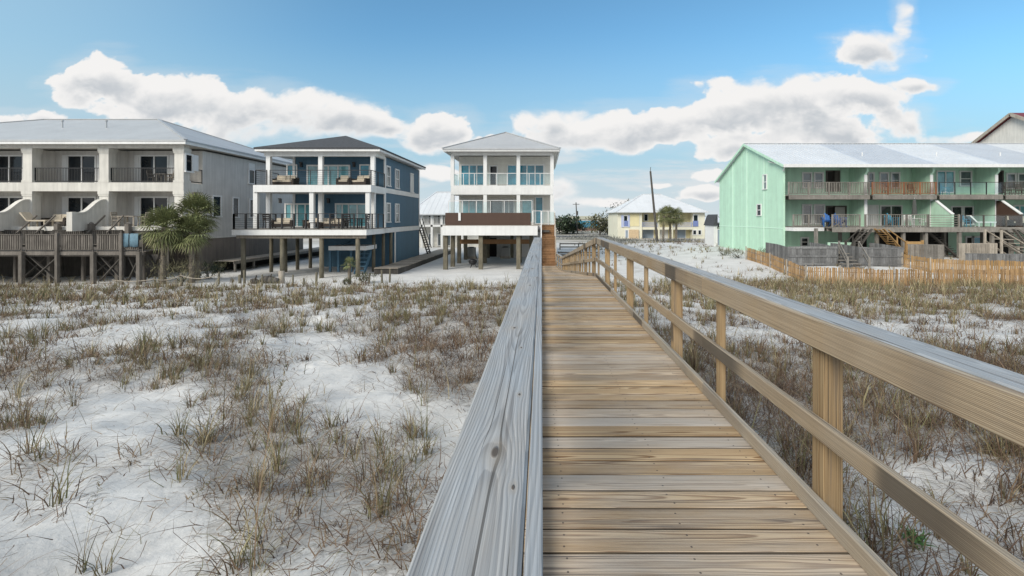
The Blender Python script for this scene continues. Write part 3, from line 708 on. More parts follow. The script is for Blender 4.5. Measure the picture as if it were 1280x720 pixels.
def rail_line(mb, x, zoff, w, h, up=(0, 0, 1), lens=((-1.2, 3.66), (3.663, 8.53), (8.533, CR)), ramp=True, off0=None, xe=None):
    first = True
    for a, b in lens:
        mb.plank((x, a, DZ+zoff), (x, b, DZ+zoff), w, h, up, .006 if w > .03 else .002, 14, .0055, off=(0. if (off0 is not None and first) else None), r=(.37 if (off0 is not None and first) else None)); first = False
    if ramp:
        q = [(CR+.004, 0), (15.8, 0), (20.6, 0), (25.4, 0), (RB, 0)]
        for (a, _), (b, _) in zip(q[:-1], q[1:]): mb.plank((x, a, deckz(a)+zoff), (x, b-.004, deckz(b)+zoff), w, h, up, .005, 2, .002)
        mb.plank((x, RB, LOW+zoff), (xe if xe is not None else x, RE, LOW+zoff), w, h, up, .005, 1)
CT = CAPZ-DZ
# left railing: flat cap with an upright board let into its inner edge
lc = MB(); rail_line(lc, -.105, CT-.019, .157, .038, off0=0); lcap = lc.build('handrail', M['cap_grey'], bw)
ls = MB(); rail_line(ls, -.0128, CT-.0708, .0265, .14, off0=None); ls.build('edge_board', M['cap_grey'], lcap)
lm = MB(); rail_line(lm, -.02, .427, .038, .095); lm.build('mid_rail', M['rail_tan'], bw)
lk = MB(); rail_line(lk, -.02, .046, .038, .088); lk.build('kerb_rail', M['rail_tan'], bw)
nl = MB()
for (px, py) in ((620, 590), (587, 703), (643, 452), (661, 452), (634, 412)):
    yy = .484*F/(py-272); xx = (px-677)/F*yy
    nl.lathe(xx, yy, [(.0045, CAPZ-.002), (.0045, CAPZ+.001), (.002, CAPZ+.0012)], 8)
nl.build('nail_heads', plain('nail_steel', (.5, .5, .5), .4, .1, metallic=.8), lcap)
# right railing
rc = MB(); rail_line(rc, 1.4205, CT-.019, .141, .038, xe=1.1); rcap = rc.build('handrail', M['cap_grey'], bw)
rf = MB(); rail_line(rf, 1.329, CT-.073, .038, .140, xe=1.03); rf.build('edge_board', M['rail_tan'], rcap)
rm = MB(); rail_line(rm, 1.332, .427, .038, .095, xe=1.03); rm.build('mid_rail', M['rail_tan'], bw)
rk = MB(); rail_line(rk, 1.334, .046, .038, .088, xe=1.03); rk.build('kerb_rail', M['rail_tan'], bw)
y = -.25; k = 0
while y < RE:
    dz = deckz(y); flat = y < CR+1
    for side in (-1, 1):
        if flat and k % 2 == 0:
            p = MB(); xx = 1.403 if side > 0 else -.093
            p.plank((xx, y, G(xx, y)-.6), (xx, y, dz+CT-.04), (.096), .096, (0, 1, 0), .006, 6, .003); p.build('post', M['post_tan'], bw)
        elif flat:
            p = MB(); xx = 1.372 if side > 0 else -.062
            p.plank((xx, y, dz-.22), (xx, y, dz+CT-.04), .088, .040, (1, 0, 0), .004, 4, .003); p.build('post', M['post_tan'], bw)
        else:
            xx = 1.40 if side > 0 else -.09
            if y > RB: xx = xx-(.3*(y-RB)/(RE-RB) if side > 0 else 0)
            big = k % 2 == 0
            p = MB(); w = .096 if big else .05
            p.plank((xx, y, (G(xx, y)-.4) if big else dz-.2), (xx, y, dz+CT-.045), w, w, (0, 1, 0), .005); p.build('post', M['post_tan'], bw)
    y += 1.225 if flat else 1.1
    k += 1
# stairs up to the house deck
st = thing('staircase', 'brown timber stairs with white handrails climbing from the boardwalk to the house deck', 'stairs', (.52, RE, LOW))
tr = MB(); rs = MB(); nst = 17
for i in range(nst):
    z = LOW+(TOPZ-LOW)*(i+1)/nst; yy = RE+(SE-RE)*i/nst
    tr.plank((.02, yy+.12, z-.02), (1.02, yy+.12, z-.02), .27, .04, (0, 0, 1), .004)
    rs.box(.03, 1.01, yy+.01, yy+.03, z-(TOPZ-LOW)/nst, z-.042)
tr.wood = False; tr.build('tread', M['stair_wood'], st); rs.build('riser', M['stair_wood'], st)
for xx in (-.02, 1.05):
    m = MB(); m.bar((xx, RE-.1, LOW+.02), (xx, SE, TOPZ-.06), .05, .32); m.build('stringer', M['stair_wood'], st)
for xx in (-.03, 1.07):
    m = MB(); m.bar((xx, RE-.05, LOW+.98), (xx, SE, TOPZ+.96), .06, .09); m.bar((xx, RE-.05, LOW+.55), (xx, SE, TOPZ+.52), .04, .09)
    m.build('handrail', M['pale_wood'] if xx > 0 else M['white'], st)
    for t in (0, .33, .66, 1):
        yy = RE+(SE-RE)*t; z = LOW+(TOPZ-LOW)*t; p = MB(); p.box(xx-.045, xx+.045, yy-.045, yy+.045, min(z, G(xx, yy))-.3 if t < .9 else z-.3, z+1.0); p.build('post', M['white'] if t > .5 else M['pale_wood'], st)
# ---------------------------------------------------------------- house kit
def fbox(mb, face, pos, a0, a1, z0, z1, d0, d1):
    """box on a wall plane, from d0 to d1 outwards; F faces the sea (-Y), L faces -X, R faces +X"""
    if face == 'F': mb.box(a0, a1, pos-d1, pos-d0, z0, z1)
    elif face == 'L': mb.box(pos-d1, pos-d0, a0, a1, z0, z1)
    else: mb.box(pos+d0, pos+d1, a0, a1, z0, z1)
def window(par, face, pos, a0, a1, z0, z1, gl, fr=None, mull=(), trans=(), t=.09, name='window', sill=True, inset=None):
    fr = fr or M['white']; m = MB(); D = .075
    fbox(m, face, pos, a0-t, a0, z0, z1, -.05, D); fbox(m, face, pos, a1, a1+t, z0, z1, -.05, D)
    fbox(m, face, pos, a0-t, a1+t, z1, z1+t, -.05, D+.004); fbox(m, face, pos, a0-t-.02, a1+t+.02, z0-t*.8, z0, -.05, D+(.05 if sill else .004))
    for u in mull:
        c = a0+(a1-a0)*u; fbox(m, face, pos, c-t*.42, c+t*.42, z0+.001, z1-.001, -.05, D-.012)
    for u in trans:
        c = z0+(z1-z0)*u; fbox(m, face, pos, a0+.001, a1-.001, c-.03, c+.03, -.05, D-.02)
    o = m.build(name, fr, par)
    p = MB(); fbox(p, face, pos, a0+.002, a1-.002, z0+.002, z1-.002, .004, .02); p.build('pane', gl, o)
    return o
def picket_rail(mb, p, q, h, sp=.14, w=.04, posts=1.8, top=.09, low=.10, pw=.1):
    p = Vector(p); q = Vector(q); L = (q-p).length; d = (q-p)/L; U = Vector((0, 0, 1))
    mb.bar(p+U*h, q+U*h, top, .05); mb.bar(p+U*low, q+U*low, .05, .07)
    n = max(1, int(L/sp))
    for i in range(n):
        c = p+d*(L*(i+.5)/n); mb.box(c.x-w/2, c.x+w/2, c.y-w/2, c.y+w/2, c.z+low, c.z+h)
    n = max(1, round(L/posts))
    for i in range(n+1):
        c = p+d*(L*i/n); mb.box(c.x-pw/2, c.x+pw/2, c.y-pw/2, c.y+pw/2, c.z, c.z+h+.03)
def cable_rail(par, p, q, h, n, m_post, m_cable=None, glass_m=None, pw=.06, cables=6, name='railing', top=.05):
    p = Vector(p); q = Vector(q); L = (q-p).length; d = (q-p)/L; U = Vector((0, 0, 1)); mb = MB()
    mb.bar(p+U*h, q+U*h, top, .045)
    for i in range(n+1):
        c = p+d*(L*i/n); mb.box(c.x-pw/2, c.x+pw/2, c.y-pw/2, c.y+pw/2, c.z, c.z+h)
    o = mb.build(name, m_post, par)
    if glass_m:
        g = MB()
        for i in range(n): g.bar(p+d*(L*i/n+pw*.7)+U*(h*.53), p+d*(L*(i+1)/n-pw*.7)+U*(h*.53), .012, h*.82)
        g.build('glass_panel', glass_m, o)
    elif m_cable:
        g = MB()
        for k in range(cables): g.tube(p+U*(h*(k+1)/(cables+1)), q+U*(h*(k+1)/(cables+1)), .006, n=4)
        g.build('cable', m_cable, o)
    return o
def roof_rib(m, A, B, C, D, pitch=.45, w=.03, h=.03):
    """raised seams on a roof plane: eave A-B, ridge D-C (D above A); seams stop at the hips"""
    A, B, C, D = map(Vector, (A, B, C, D)); e = (B-A); L = e.length; e /= L
    sl = (D-A)-e*((D-A).dot(e)); run = sl.length; s = sl/run; n = e.cross(s).normalized()
    l = (D-A).dot(e); r = L-(C-A).dot(e); k = int(L/pitch)
    for i in range(1, k):
        t = L*i/k; lim = 1.0
        if l > 0.01: lim = min(lim, t/l)
        if r > 0.01: lim = min(lim, (L-t)/r)
        if lim*run < .3: continue
        p = A+e*t+n*(h*.3); q = p+s*(run*lim-.05); m.bar(p, q, w, h, n)
def hip_roof(par, x0, x1, y0, y1, ze, rx0, rx1, ry, zr, mt, ribs=True, ry1=None, name='roof', th=.12, pitch=.45):
    """hip roof: eave rectangle, ridge from (rx0,ry) to (rx1,ry1)"""
    ry1 = ry if ry1 is None else ry1
    A, B, C, D = (x0, y0, ze), (x1, y0, ze), (x1, y1, ze), (x0, y1, ze)
    P, Q = (rx0, ry, zr), (rx1, ry1, zr)
    m = MB()
    if ry == ry1: fc = [[A, B, Q, P], [B, C, Q], [C, D, P, Q], [D, A, P]]
    else: fc = [[A, B, P], [B, C, Q, P], [C, D, Q], [D, A, P, Q]]
    for f in fc: m.add(f, [tuple(range(len(f)))])
    m.add([A, B, C, D, (x0, y0, ze-th), (x1, y0, ze-th), (x1, y1, ze-th), (x0, y1, ze-th)], [(0, 4, 5, 1), (1, 5, 6, 2), (2, 6, 7, 3), (3, 7, 4, 0), (4, 7, 6, 5)])
    if ribs:
        for f in fc if pitch else ():
            if len(f) == 3: roof_rib(m, f[0], f[1], f[2], f[2], pitch)
            else: roof_rib(m, f[0], f[1], f[2], f[3], pitch)
        hp = [(A, P), (B, P if ry != ry1 else Q), (C, Q), (D, Q if ry != ry1 else P), (P, Q)]
        for a, b in hp:
            if (Vector(a)-Vector(b)).length > .1: m.bar(Vector(a)+Vector((0, 0, .02)), Vector(b)+Vector((0, 0, .02)), .22, .06)
    return m.build(name, mt, par)
def board_steps(par, x0, x1, y0, z0, y1, z1, n, mt, name='steps'):
    m = MB()
    for i in range(n):
        t = (i+1)/n; z = z0+(z1-z0)*t; yy = y0+(y1-y0)*i/n; m.box(x0, x1, yy, yy+(y1-y0)/n*1.1, z-.05, z)
    m.bar((x0, y0, z0), (x0, y1, z1-.05), .05, .28); m.bar((x1, y0, z0), (x1, y1, z1-.05), .05, .28)
    return m.build(name, mt, par)

# ---------------------------------------------------------------- stucco condominium, far left
def condo():
    x1 = -25.5; W_ = 5.45; n = 5; x0 = x1-W_*n; yf, yb, ye = 32.0, 33.7, 48.0
    z0, z1, z2 = EZ-.62, EZ+2.50, EZ+5.0
    t = thing('condo_building', 'greige stucco condominium with cream pillars, two storeys of balconies and grey metal hip roof', 'building', (x1-12, 40, G(x1-12, 40)))
    m = MB(); m.box(x0, x1, yb, ye, z0-.9, z2+.02); m.build('wall', M['condo_wall'], t)
    m = MB(); m.box(x0+.02, x1-.03, yb-.2, ye-.02, G(x1-5, 40)-.6, z0-.9); m.build('base_wall', M['condo_base'], t)
    m = MB(); m.box(x0, x1+.02, yf-.12, yb-.002, z1-.62, z1); m.build('balcony_slab', M['cream'], t)
    m = MB(); m.box(x0, x1, yf-1.2, yb-.21, z0-.28, z0); m.build('terrace_slab', M['cream'], t)
    m = MB(); m.box(x0, x1+.02, yf-.1, yf+.42, z2-.05, z2+.24); m.build('beam', M['cream'], t)
    m = MB(); m.box(x0-.5, x1+.55, yf-.62, yf-.5, z2+.16, z2+.36); m.box(x1+.45, x1+.56, yf-.5, ye+.6, z2+.16, z2+.36); m.build('fascia', M['white'], t)
    m = MB(); m.box(x0-.45, x1+.44, yf-.5, ye+.55, z2+.17, z2+.22); m.build('soffit', M['cream'], t)
    hip_roof(t, x0-.55, x1+.6, yf-.65, ye+.65, z2+.46, x0+8.4, x1-8.7, 40, z2+3.75, M['metal_roof'], pitch=None)
    for k in range(n+1):
        xx = x1-.34-W_*k+(0 if k == 0 else .1)
        for (a, b) in ((z0, z1-.62), (z1, z2-.05)):
            m = MB(); m.box(xx-.33, xx+.33, yf-.08, yf+.5, a, b); m.box(xx-.40, xx+.40, yf-.14, yf+.56, b-.22, b); m.box(xx-.37, xx+.37, yf-.12, yf+.54, b-.34, b-.222); m.box(xx-.38, xx+.38, yf-.13, yf+.54, a, a+.16)
            m.build('pillar', M['cream'], t)
        if k > 0:
            m = MB(); m.box(xx-.1, xx+.1, yf+.5, yb-.002, z0, z1-.62); m.box(xx-.1, xx+.1, yf+.5, yb-.002, z1, z2-.05); m.build('partition', M['condo_wall'], t)
            # scrolled wing wall running out towards the beach
            pr = [(yf-.08, z0-.28), (yf-.08, z0+1.85)]
            for q in range(0, 13):
                u = q/12; pr.append((yf-.2-1.75*u, z0+1.85-.95*(.5-.5*math.cos(PI*min(1, u*1.12)))))
            pr += [(yf-2.2, z0+.92), (yf-2.2, z0-.28)]
            m = MB(); m.prism(pr, 'x', xx-.12, xx+.12)
            m.build('wing_wall', M['cream'], t)
            cp = MB()
            for (a, b) in zip(pr[1:-2], pr[2:-1]): cp.bar((xx, a[0], a[1]+.03), (xx, b[0], b[1]+.03), .34, .10, (0, 0, 1))
            cp.box(xx-.19, xx+.19, yf-2.42, yf-2.2, z0-.28, z0+.99); cp.build('coping', M['cream'], t)
    for k in range(n):
        bl = x1-.34-W_*(k+1)+.43
        for (fz, h) in ((z0, 2.1), (z1, 2.1)):
            window(t, 'F', yb, bl+.75, bl+2.75, fz+.06, fz+h, M['glass'], mull=(.5,), t=.11, name='sliding_door', sill=False)
            for (sa, sb) in ((.28, .60), (2.90, 3.25)): m = MB(); fbox(m, 'F', yb, bl+sa, bl+sb, fz+.05, fz+h+.1, .0, .06); m.build('storm_shutter', M['white'], t)
            if k == 0: window(t, 'F', yb, bl+3.55, bl+4.3, fz+.75, fz+h, M['aqua'], t=.08)
        m = MB(); xl = x1-.34-W_*(k+1)+.45; xr = x1-.68-W_*k+(.0 if k == 0 else .1)
        m2 = MB(); picket_rail(m2, (xl, yf+.1, z1), (xr, yf+.1, z1), 1.05, .11, .018, 5, .05, .1, .04); m2.build('railing', M['black'], t)
    m2 = MB(); picket_rail(m2, (x1-.04, yf+.5, z1), (x1-.04, yb, z1), 1.05, .11, .018, 5, .05, .1, .04); m2.build('railing', M['black'], t)
    for (pa, pb, ya, yb_, top) in ((232, 239, 194, 214, 0), (311, 317, 213, 229, 1), (266, 275, 246, 270, 0), (291, 297, 248, 271, 0), (312, 317, 250, 271, 0)):
        d0, d1 = SD(pa, x1), SD(pb, x1); d = (d0+d1)/2
        window(t, 'R', x1, d0, d1, PZ(yb_, d), PZ(ya, d), M['glass'], t=.12)
        if top: m = MB(); fbox(m, 'R', x1, d0-.1, d1+.1, PZ(ya, d)+.14, PZ(ya, d)+.62, 0, .05); m.build('storm_shutter', M['white'], t)
    d0, d1 = SD(240, x1), SD(247, x1); m = MB(); fbox(m, 'R', x1, d0, d1, PZ(214, 33), PZ(194, 33), 0, .07); m.build('storm_shutter', M['white'], t)
    for px in (78, 133):
        d = 36.; m = MB(); xx = PX(px, d); zr = z2+.46+3.29*(d-31.35)/8.65; m.tube((xx, d, zr-.1), (xx, d, zr+.5), .05); m.tube((xx, d, zr+.5), (xx, d, zr+.6), .09); m.build('vent_pipe', M['metal_roof'], t)
    m = MB(); m.box(x1+.0, x1+.03, yf+1.75, ye, z0-.98, z0-.86); m.build('ledge', M['cream'], t)
condo()

M['deck_wood'] = wood_far('brown_grey_timber', (.145, .13, .115), .28, .55)
# raised timber deck in front of the condominium
def raised_deck():
    yd0, yd1 = 26.4, 30.6; zf = EZ-1.98; xr = -23.4; xl = -44; xb = -27.2
    t = thing('raised_deck', 'grey weathered timber deck raised on cross braced posts before the stucco condominium', 'deck', (-30, 28, G(-30, 28)))
    m = MB(); x = xl
    while x < xr:
        m.box(x, x+.135, yd0-.04, yd1 if x < xb else 27.9, zf-.04, zf+random.uniform(-.004, .004)); x += .145
    m.build('floor_boards', M['deck_wood'], t)
    m = MB()
    for yy, xe in ((yd0, xr), (27.8, xr), (yd1-.1, xb)): m.box(xl, xe, yy, yy+.05, zf-.30, zf-.045)
    m.box(xl, xr, yd0-.09, yd0-.042, zf-.22, zf-.02)
    m.build('beam', M['deck_wood'], t)
    xs = [PX(p, yd0) for p in (-178, -120, -66, -14, 31, 75, 120, 155, 177)]
    for i, xx in enumerate(xs):
        for j, yy in enumerate((yd0-.16, 27.75, yd1-.2)):
            if j == 2 and xx > xb: continue
            m = MB(); w = .10 if i % 2 == 0 else .075
            m.box(xx-w, xx+w, yy-w, yy+w, G(xx, yy)-.5, zf+((1.08 if i % 2 else -.02) if j == 0 else -.06)); m.build('post', M['deck_wood'], t)
    for i in range(len(xs)-1):
        for yy in (yd0+.08, 27.9):
            if (i+(yy > 27)) % 2 == 0 or i == len(xs)-2:
                m = MB(); a, b = xs[i]+.15, xs[i+1]-.15; zg = G(a, yy)+.15
                m.bar((a, yy, zg), (b, yy, zf-.3), .05, .14, (0, 1, 0)); m.bar((a, yy+.056, zf-.3), (b, yy+.056, zg), .05, .14, (0, 1, 0)); m.build('cross_brace', M['dark_wood'], t)
    m = MB()
    for a, b in zip(xs[:-1], xs[1:]): picket_rail(m, (a+.14, yd0-.05, zf), (b-.14, yd0-.05, zf), .98, .125, .085, 9, .14, .1, .05)
    picket_rail(m, (xr-.1, yd0, zf), (xr-.1, 27.85, zf), .98, .14, .06, 9, .14, .1, .05)
    m.build('railing', M['deck_wood'], t)
    m = MB()
    for a, b in ((xl, -34.0), (-33.2, -28.6)): picket_rail(m, (a, yd1-.1, zf), (b, yd1-.1, zf), 1.12, .13, .085, 2.2, .16, .1, .12)
    m.build('back_railing', M['dark_wood'], t)
    m = MB()
    for xx in (PX(60, 30), PX(103, 30), PX(150, 30)): m.box(xx-.13, xx+.13, yd1-.14, yd1+.12, zf, zf+1.55); m.lathe(xx, yd1, [(.18, zf+1.55), (.15, zf+1.62), (.05, zf+1.68)], 4)
    m.build('newel', M['deck_wood'], t)
    for xx in (PX(30, 30.5), PX(118, 30.5)):
        board_steps(t, xx-.2, xx+1.0, yd1-.2, zf, yd1+1.0, EZ-.9, 6, M['deck_wood'])
        m = MB(); m.bar((xx+1.05, yd1-.3, zf+.95), (xx+1.05, yd1+.9, EZ+.15), .08, .08); m.bar((xx-.25, yd1-.3, zf+.95), (xx-.25, yd1+.9, EZ+.15), .08, .08); m.build('handrail', M['deck_wood'], t)
    # dark retaining boards further back below the terrace
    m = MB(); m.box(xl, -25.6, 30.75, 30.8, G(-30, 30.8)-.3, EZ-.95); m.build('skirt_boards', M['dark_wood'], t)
raised_deck()

# ---------------------------------------------------------------- furniture kit, built facing -Y at the origin and then turned
def put(t, x, y, z, rot): t.location = (x, y, z); t.rotation_euler = (0, 0, rot); WL[t.name] = Vector((x, y, z)); return t
def sofa(w, lab, x, y, z, rot, group=None, cush=True, hi=.72):
    t = thing('sofa', lab, 'sofa', (0, 0, 0), group)
    m = MB(); m.box(-w/2, w/2, -.42, .40, .10, .34); m.box(-w/2, w/2, .28, .42, .342, hi); m.build('frame', M['wicker'], t)
    for s in (-1, 1): a = MB(); a.box(s*w/2-s*.14, s*w/2, -.42, .278, .342, .60); a.build('arm', M['wicker'], t)
    n = max(1, round(w/.75)); cw = (w-.34)/n
    for i in range(n):
        c = -w/2+.17+cw*(i+.5)
        a = MB(); a.box(c-cw/2+.01, c+cw/2-.01, -.40, .16, .342, .47); a.build('seat_cushion', M['fabric'], t)
        a = MB(); a.add([(c-cw/2+.02, .12, .47), (c+cw/2-.02, .12, .47), (c+cw/2-.02, .275, .47), (c-cw/2+.02, .275, .47), (c-cw/2+.02, .20, hi+.14), (c+cw/2-.02, .20, hi+.14), (c+cw/2-.02, .275, hi+.14), (c-cw/2+.02, .275, hi+.14)],
            [(0, 3, 2, 1), (4, 5, 6, 7), (0, 1, 5, 4), (1, 2, 6, 5), (2, 3, 7, 6), (3, 0, 4, 7)]); a.build('back_cushion', M['fabric'], t)
    f = MB()
    for sx in (-1, 1):
        for yy in (-.38, .36): f.box(sx*(w/2-.06)-.03, sx*(w/2-.06)+.03, yy-.03, yy+.03, 0, .10)
    f.build('feet', M['black'], t)
    return put(t, x, y, z, rot)
def dining_chair(mt, lab, x, y, z, rot, group=None, hi=1.0, w=.48):
    t = thing('chair', lab, 'chair', (0, 0, 0), group)
    m = MB(); m.box(-w/2, w/2, -.24, .22, .42, .46); m.build('seat', mt, t)
    m = MB(); m.bar((-w/2+.025, .24, .46), (-w/2+.025, .34, hi), .05, .04); m.bar((w/2-.025, .24, .46), (w/2-.025, .34, hi), .05, .04)
    for k in range(4): u = .25+.23*k; m.bar((-w/2+.05, .24+.1*u, .46+(hi-.46)*u), (w/2-.05, .24+.1*u, .46+(hi-.46)*u), .03, .09)
    m.build('backrest', mt, t)
    for sx in (-1, 1):
        for yy in (-.21, .22): l = MB(); l.bar((sx*(w/2-.03), yy, .419), (sx*(w/2-.01), yy*1.15, 0), .045, .045); l.build('leg', mt, t)
        l = MB(); l.bar((sx*w/2, -.24, .66), (sx*w/2, .27, .68), .05, .035); l.bar((sx*w/2, -.22, .465), (sx*w/2, -.22, .645), .04, .04); l.build('arm', mt, t)
    return put(t, x, y, z, rot)
def adirondack(mt, lab, x, y, z, rot, group=None):
    t = thing('adirondack_chair', lab, 'chair', (0, 0, 0), group)
    m = MB()
    for k in range(5): u = k/4; m.bar((-.28, -.42+.5*u, .62-.16*u), (.28, -.42+.5*u, .62-.16*u), .11, .025)
    m.build('seat', mt, t)
    m = MB()
    for k in range(5):
        xx = -.24+.12*k; h = 1.18-.10*abs(k-2); m.bar((xx, .10, .42), (xx*1.12, .40, h), .10, .025, (0, 1, 0))
    m.build('backrest', mt, t)
    for s in (-1, 1):
        m = MB(); m.bar((s*.36, -.46, .80), (s*.36, .30, .78), .14, .03); m.build('arm', mt, t)
        m = MB(); m.bar((s*.31, -.42, .0), (s*.31, -.42, .78), .05, .10); m.build('leg', mt, t)
        m = MB(); m.bar((s*.28, -.42, .57), (s*.28, .5, .03), .04, .14); m.bar((s*.31, .30, .14), (s*.31, .30, .76), .05, .09); m.build('leg', mt, t)
    return put(t, x, y, z, rot)
def table(mt, w, d, h, lab, x, y, z, rot=0, cat='table', name='table'):
    t = thing(name, lab, cat, (0, 0, 0))
    m = MB(); m.box(-w/2, w/2, -d/2, d/2, h-.05, h); m.build('table_top', mt, t)
    for sx in (-1, 1):
        for sy in (-1, 1): m = MB(); m.box(sx*(w/2-.1)-.035, sx*(w/2-.1)+.035, sy*(d/2-.1)-.035, sy*(d/2-.1)+.035, 0, h-.05); m.build('leg', mt, t)
    return put(t, x, y, z, rot)
def lounger(mt, lab, x, y, z, rot, group=None):
    t = thing('lounge_chair', lab, 'lounger', (0, 0, 0), group)
    m = MB(); m.box(-.75, .5, -.3, .3, .36, .46); m.build('seat', mt, t)
    m = MB(); m.bar((.5, 0, .42), (1.05, 0, 1.0), .6, .10, (0, 1, 0)) if False else m.add([(.48, -.3, .40), (.48, .3, .40), (.98, .3, 1.0), (.98, -.3, 1.0), (.57, -.3, .36), (.57, .3, .36), (1.08, .3, .95), (1.08, -.3, .95)], [(0, 1, 2, 3), (7, 6, 5, 4), (0, 4, 5, 1), (1, 5, 6, 2), (2, 6, 7, 3), (3, 7, 4, 0)]); m.build('backrest', mt, t)
    for xx in (-.65, .42):
        for yy in (-.26, .26): m = MB(); m.box(xx-.03, xx+.03, yy-.03, yy+.03, 0, .36); m.build('leg', mt, t)
    return put(t, x, y, z, rot)
# on the condominium's terrace
tz = EZ-.62
lounger(M['fabric'], 'beige cushioned lounge chair on the condominium terrace beside the wing wall', PX(49, 31.3), 31.3, tz, PI, None)
sofa(1.7, 'dark wicker sofa on the condominium terrace before the middle sliding door', PX(72, 32.6), 32.7, tz, 0, None)
dining_chair(M['wicker'], 'dark chair on the condominium terrace right of the wicker sofa', PX(88, 31.6), 31.6, tz, -.5)
table(M['pale_wood'], 1.2, .8, .74, 'pale timber table on the terrace of the end condominium unit', PX(163, 32.0), 32.0, tz)
dining_chair(M['pale_wood'], 'pale slatted chair left of the timber table on the end terrace', PX(148, 31.8), 31.8, tz, PI/2)
dining_chair(M['pale_wood'], 'pale slatted chair right of the timber table near the palms', PX(180, 32.3), 32.3, tz, -PI/2)
table(M['grey_wood'], .8, .6, .70, 'small table on the upper balcony of the end condominium unit', PX(204, 32.8), 32.8, EZ+2.5)
dining_chair(M['dark_wood'], 'dark chair on the upper balcony of the end condominium unit', PX(192, 32.9), 32.9, EZ+2.5, PI/2)
dining_chair(M['pale_wood'], 'pale chair on the upper corner balcony beside the small table', PX(215, 32.9), 32.9, EZ+2.5, -PI/2)
def towel(px, w, lab):
    d = 26.30; zf = EZ-1.98+1.01; x = PX(px, d); m = MB(); n = 10
    L = []
    for (dy, dz) in ((-.09, -.75), (-.085, -.4), (-.08, -.02), (-.03, .03), (.05, .03), (.10, -.02), (.105, -.35)):
        L.append([(x-w/2+w*i/n, d+.05+dy+.012*math.sin(i*1.9+dz*5), zf+dz+.02*math.sin(i*.8)*(1 if dz < -.3 else 0)) for i in range(n+1)])
    vs = [p for r in L for p in r]; fs = [(r*(n+1)+i, r*(n+1)+i+1, (r+1)*(n+1)+i+1, (r+1)*(n+1)+i) for r in range(len(L)-1) for i in range(n)]
    m.add(vs, fs); o = single('towel', m, plain('towel_blue_%d' % px, (.13, .22, .28), .95, .2, 5.), lab, 'towel', (x, d, zf), None, True)
    md = o.modifiers.new('thick', 'SOLIDIFY'); md.thickness = .015
towel(157, .4, 'narrow blue towel hung over the railing of the grey raised deck')
towel(168, .5, 'wide blue towel hung over the railing at the deck end by the palms')

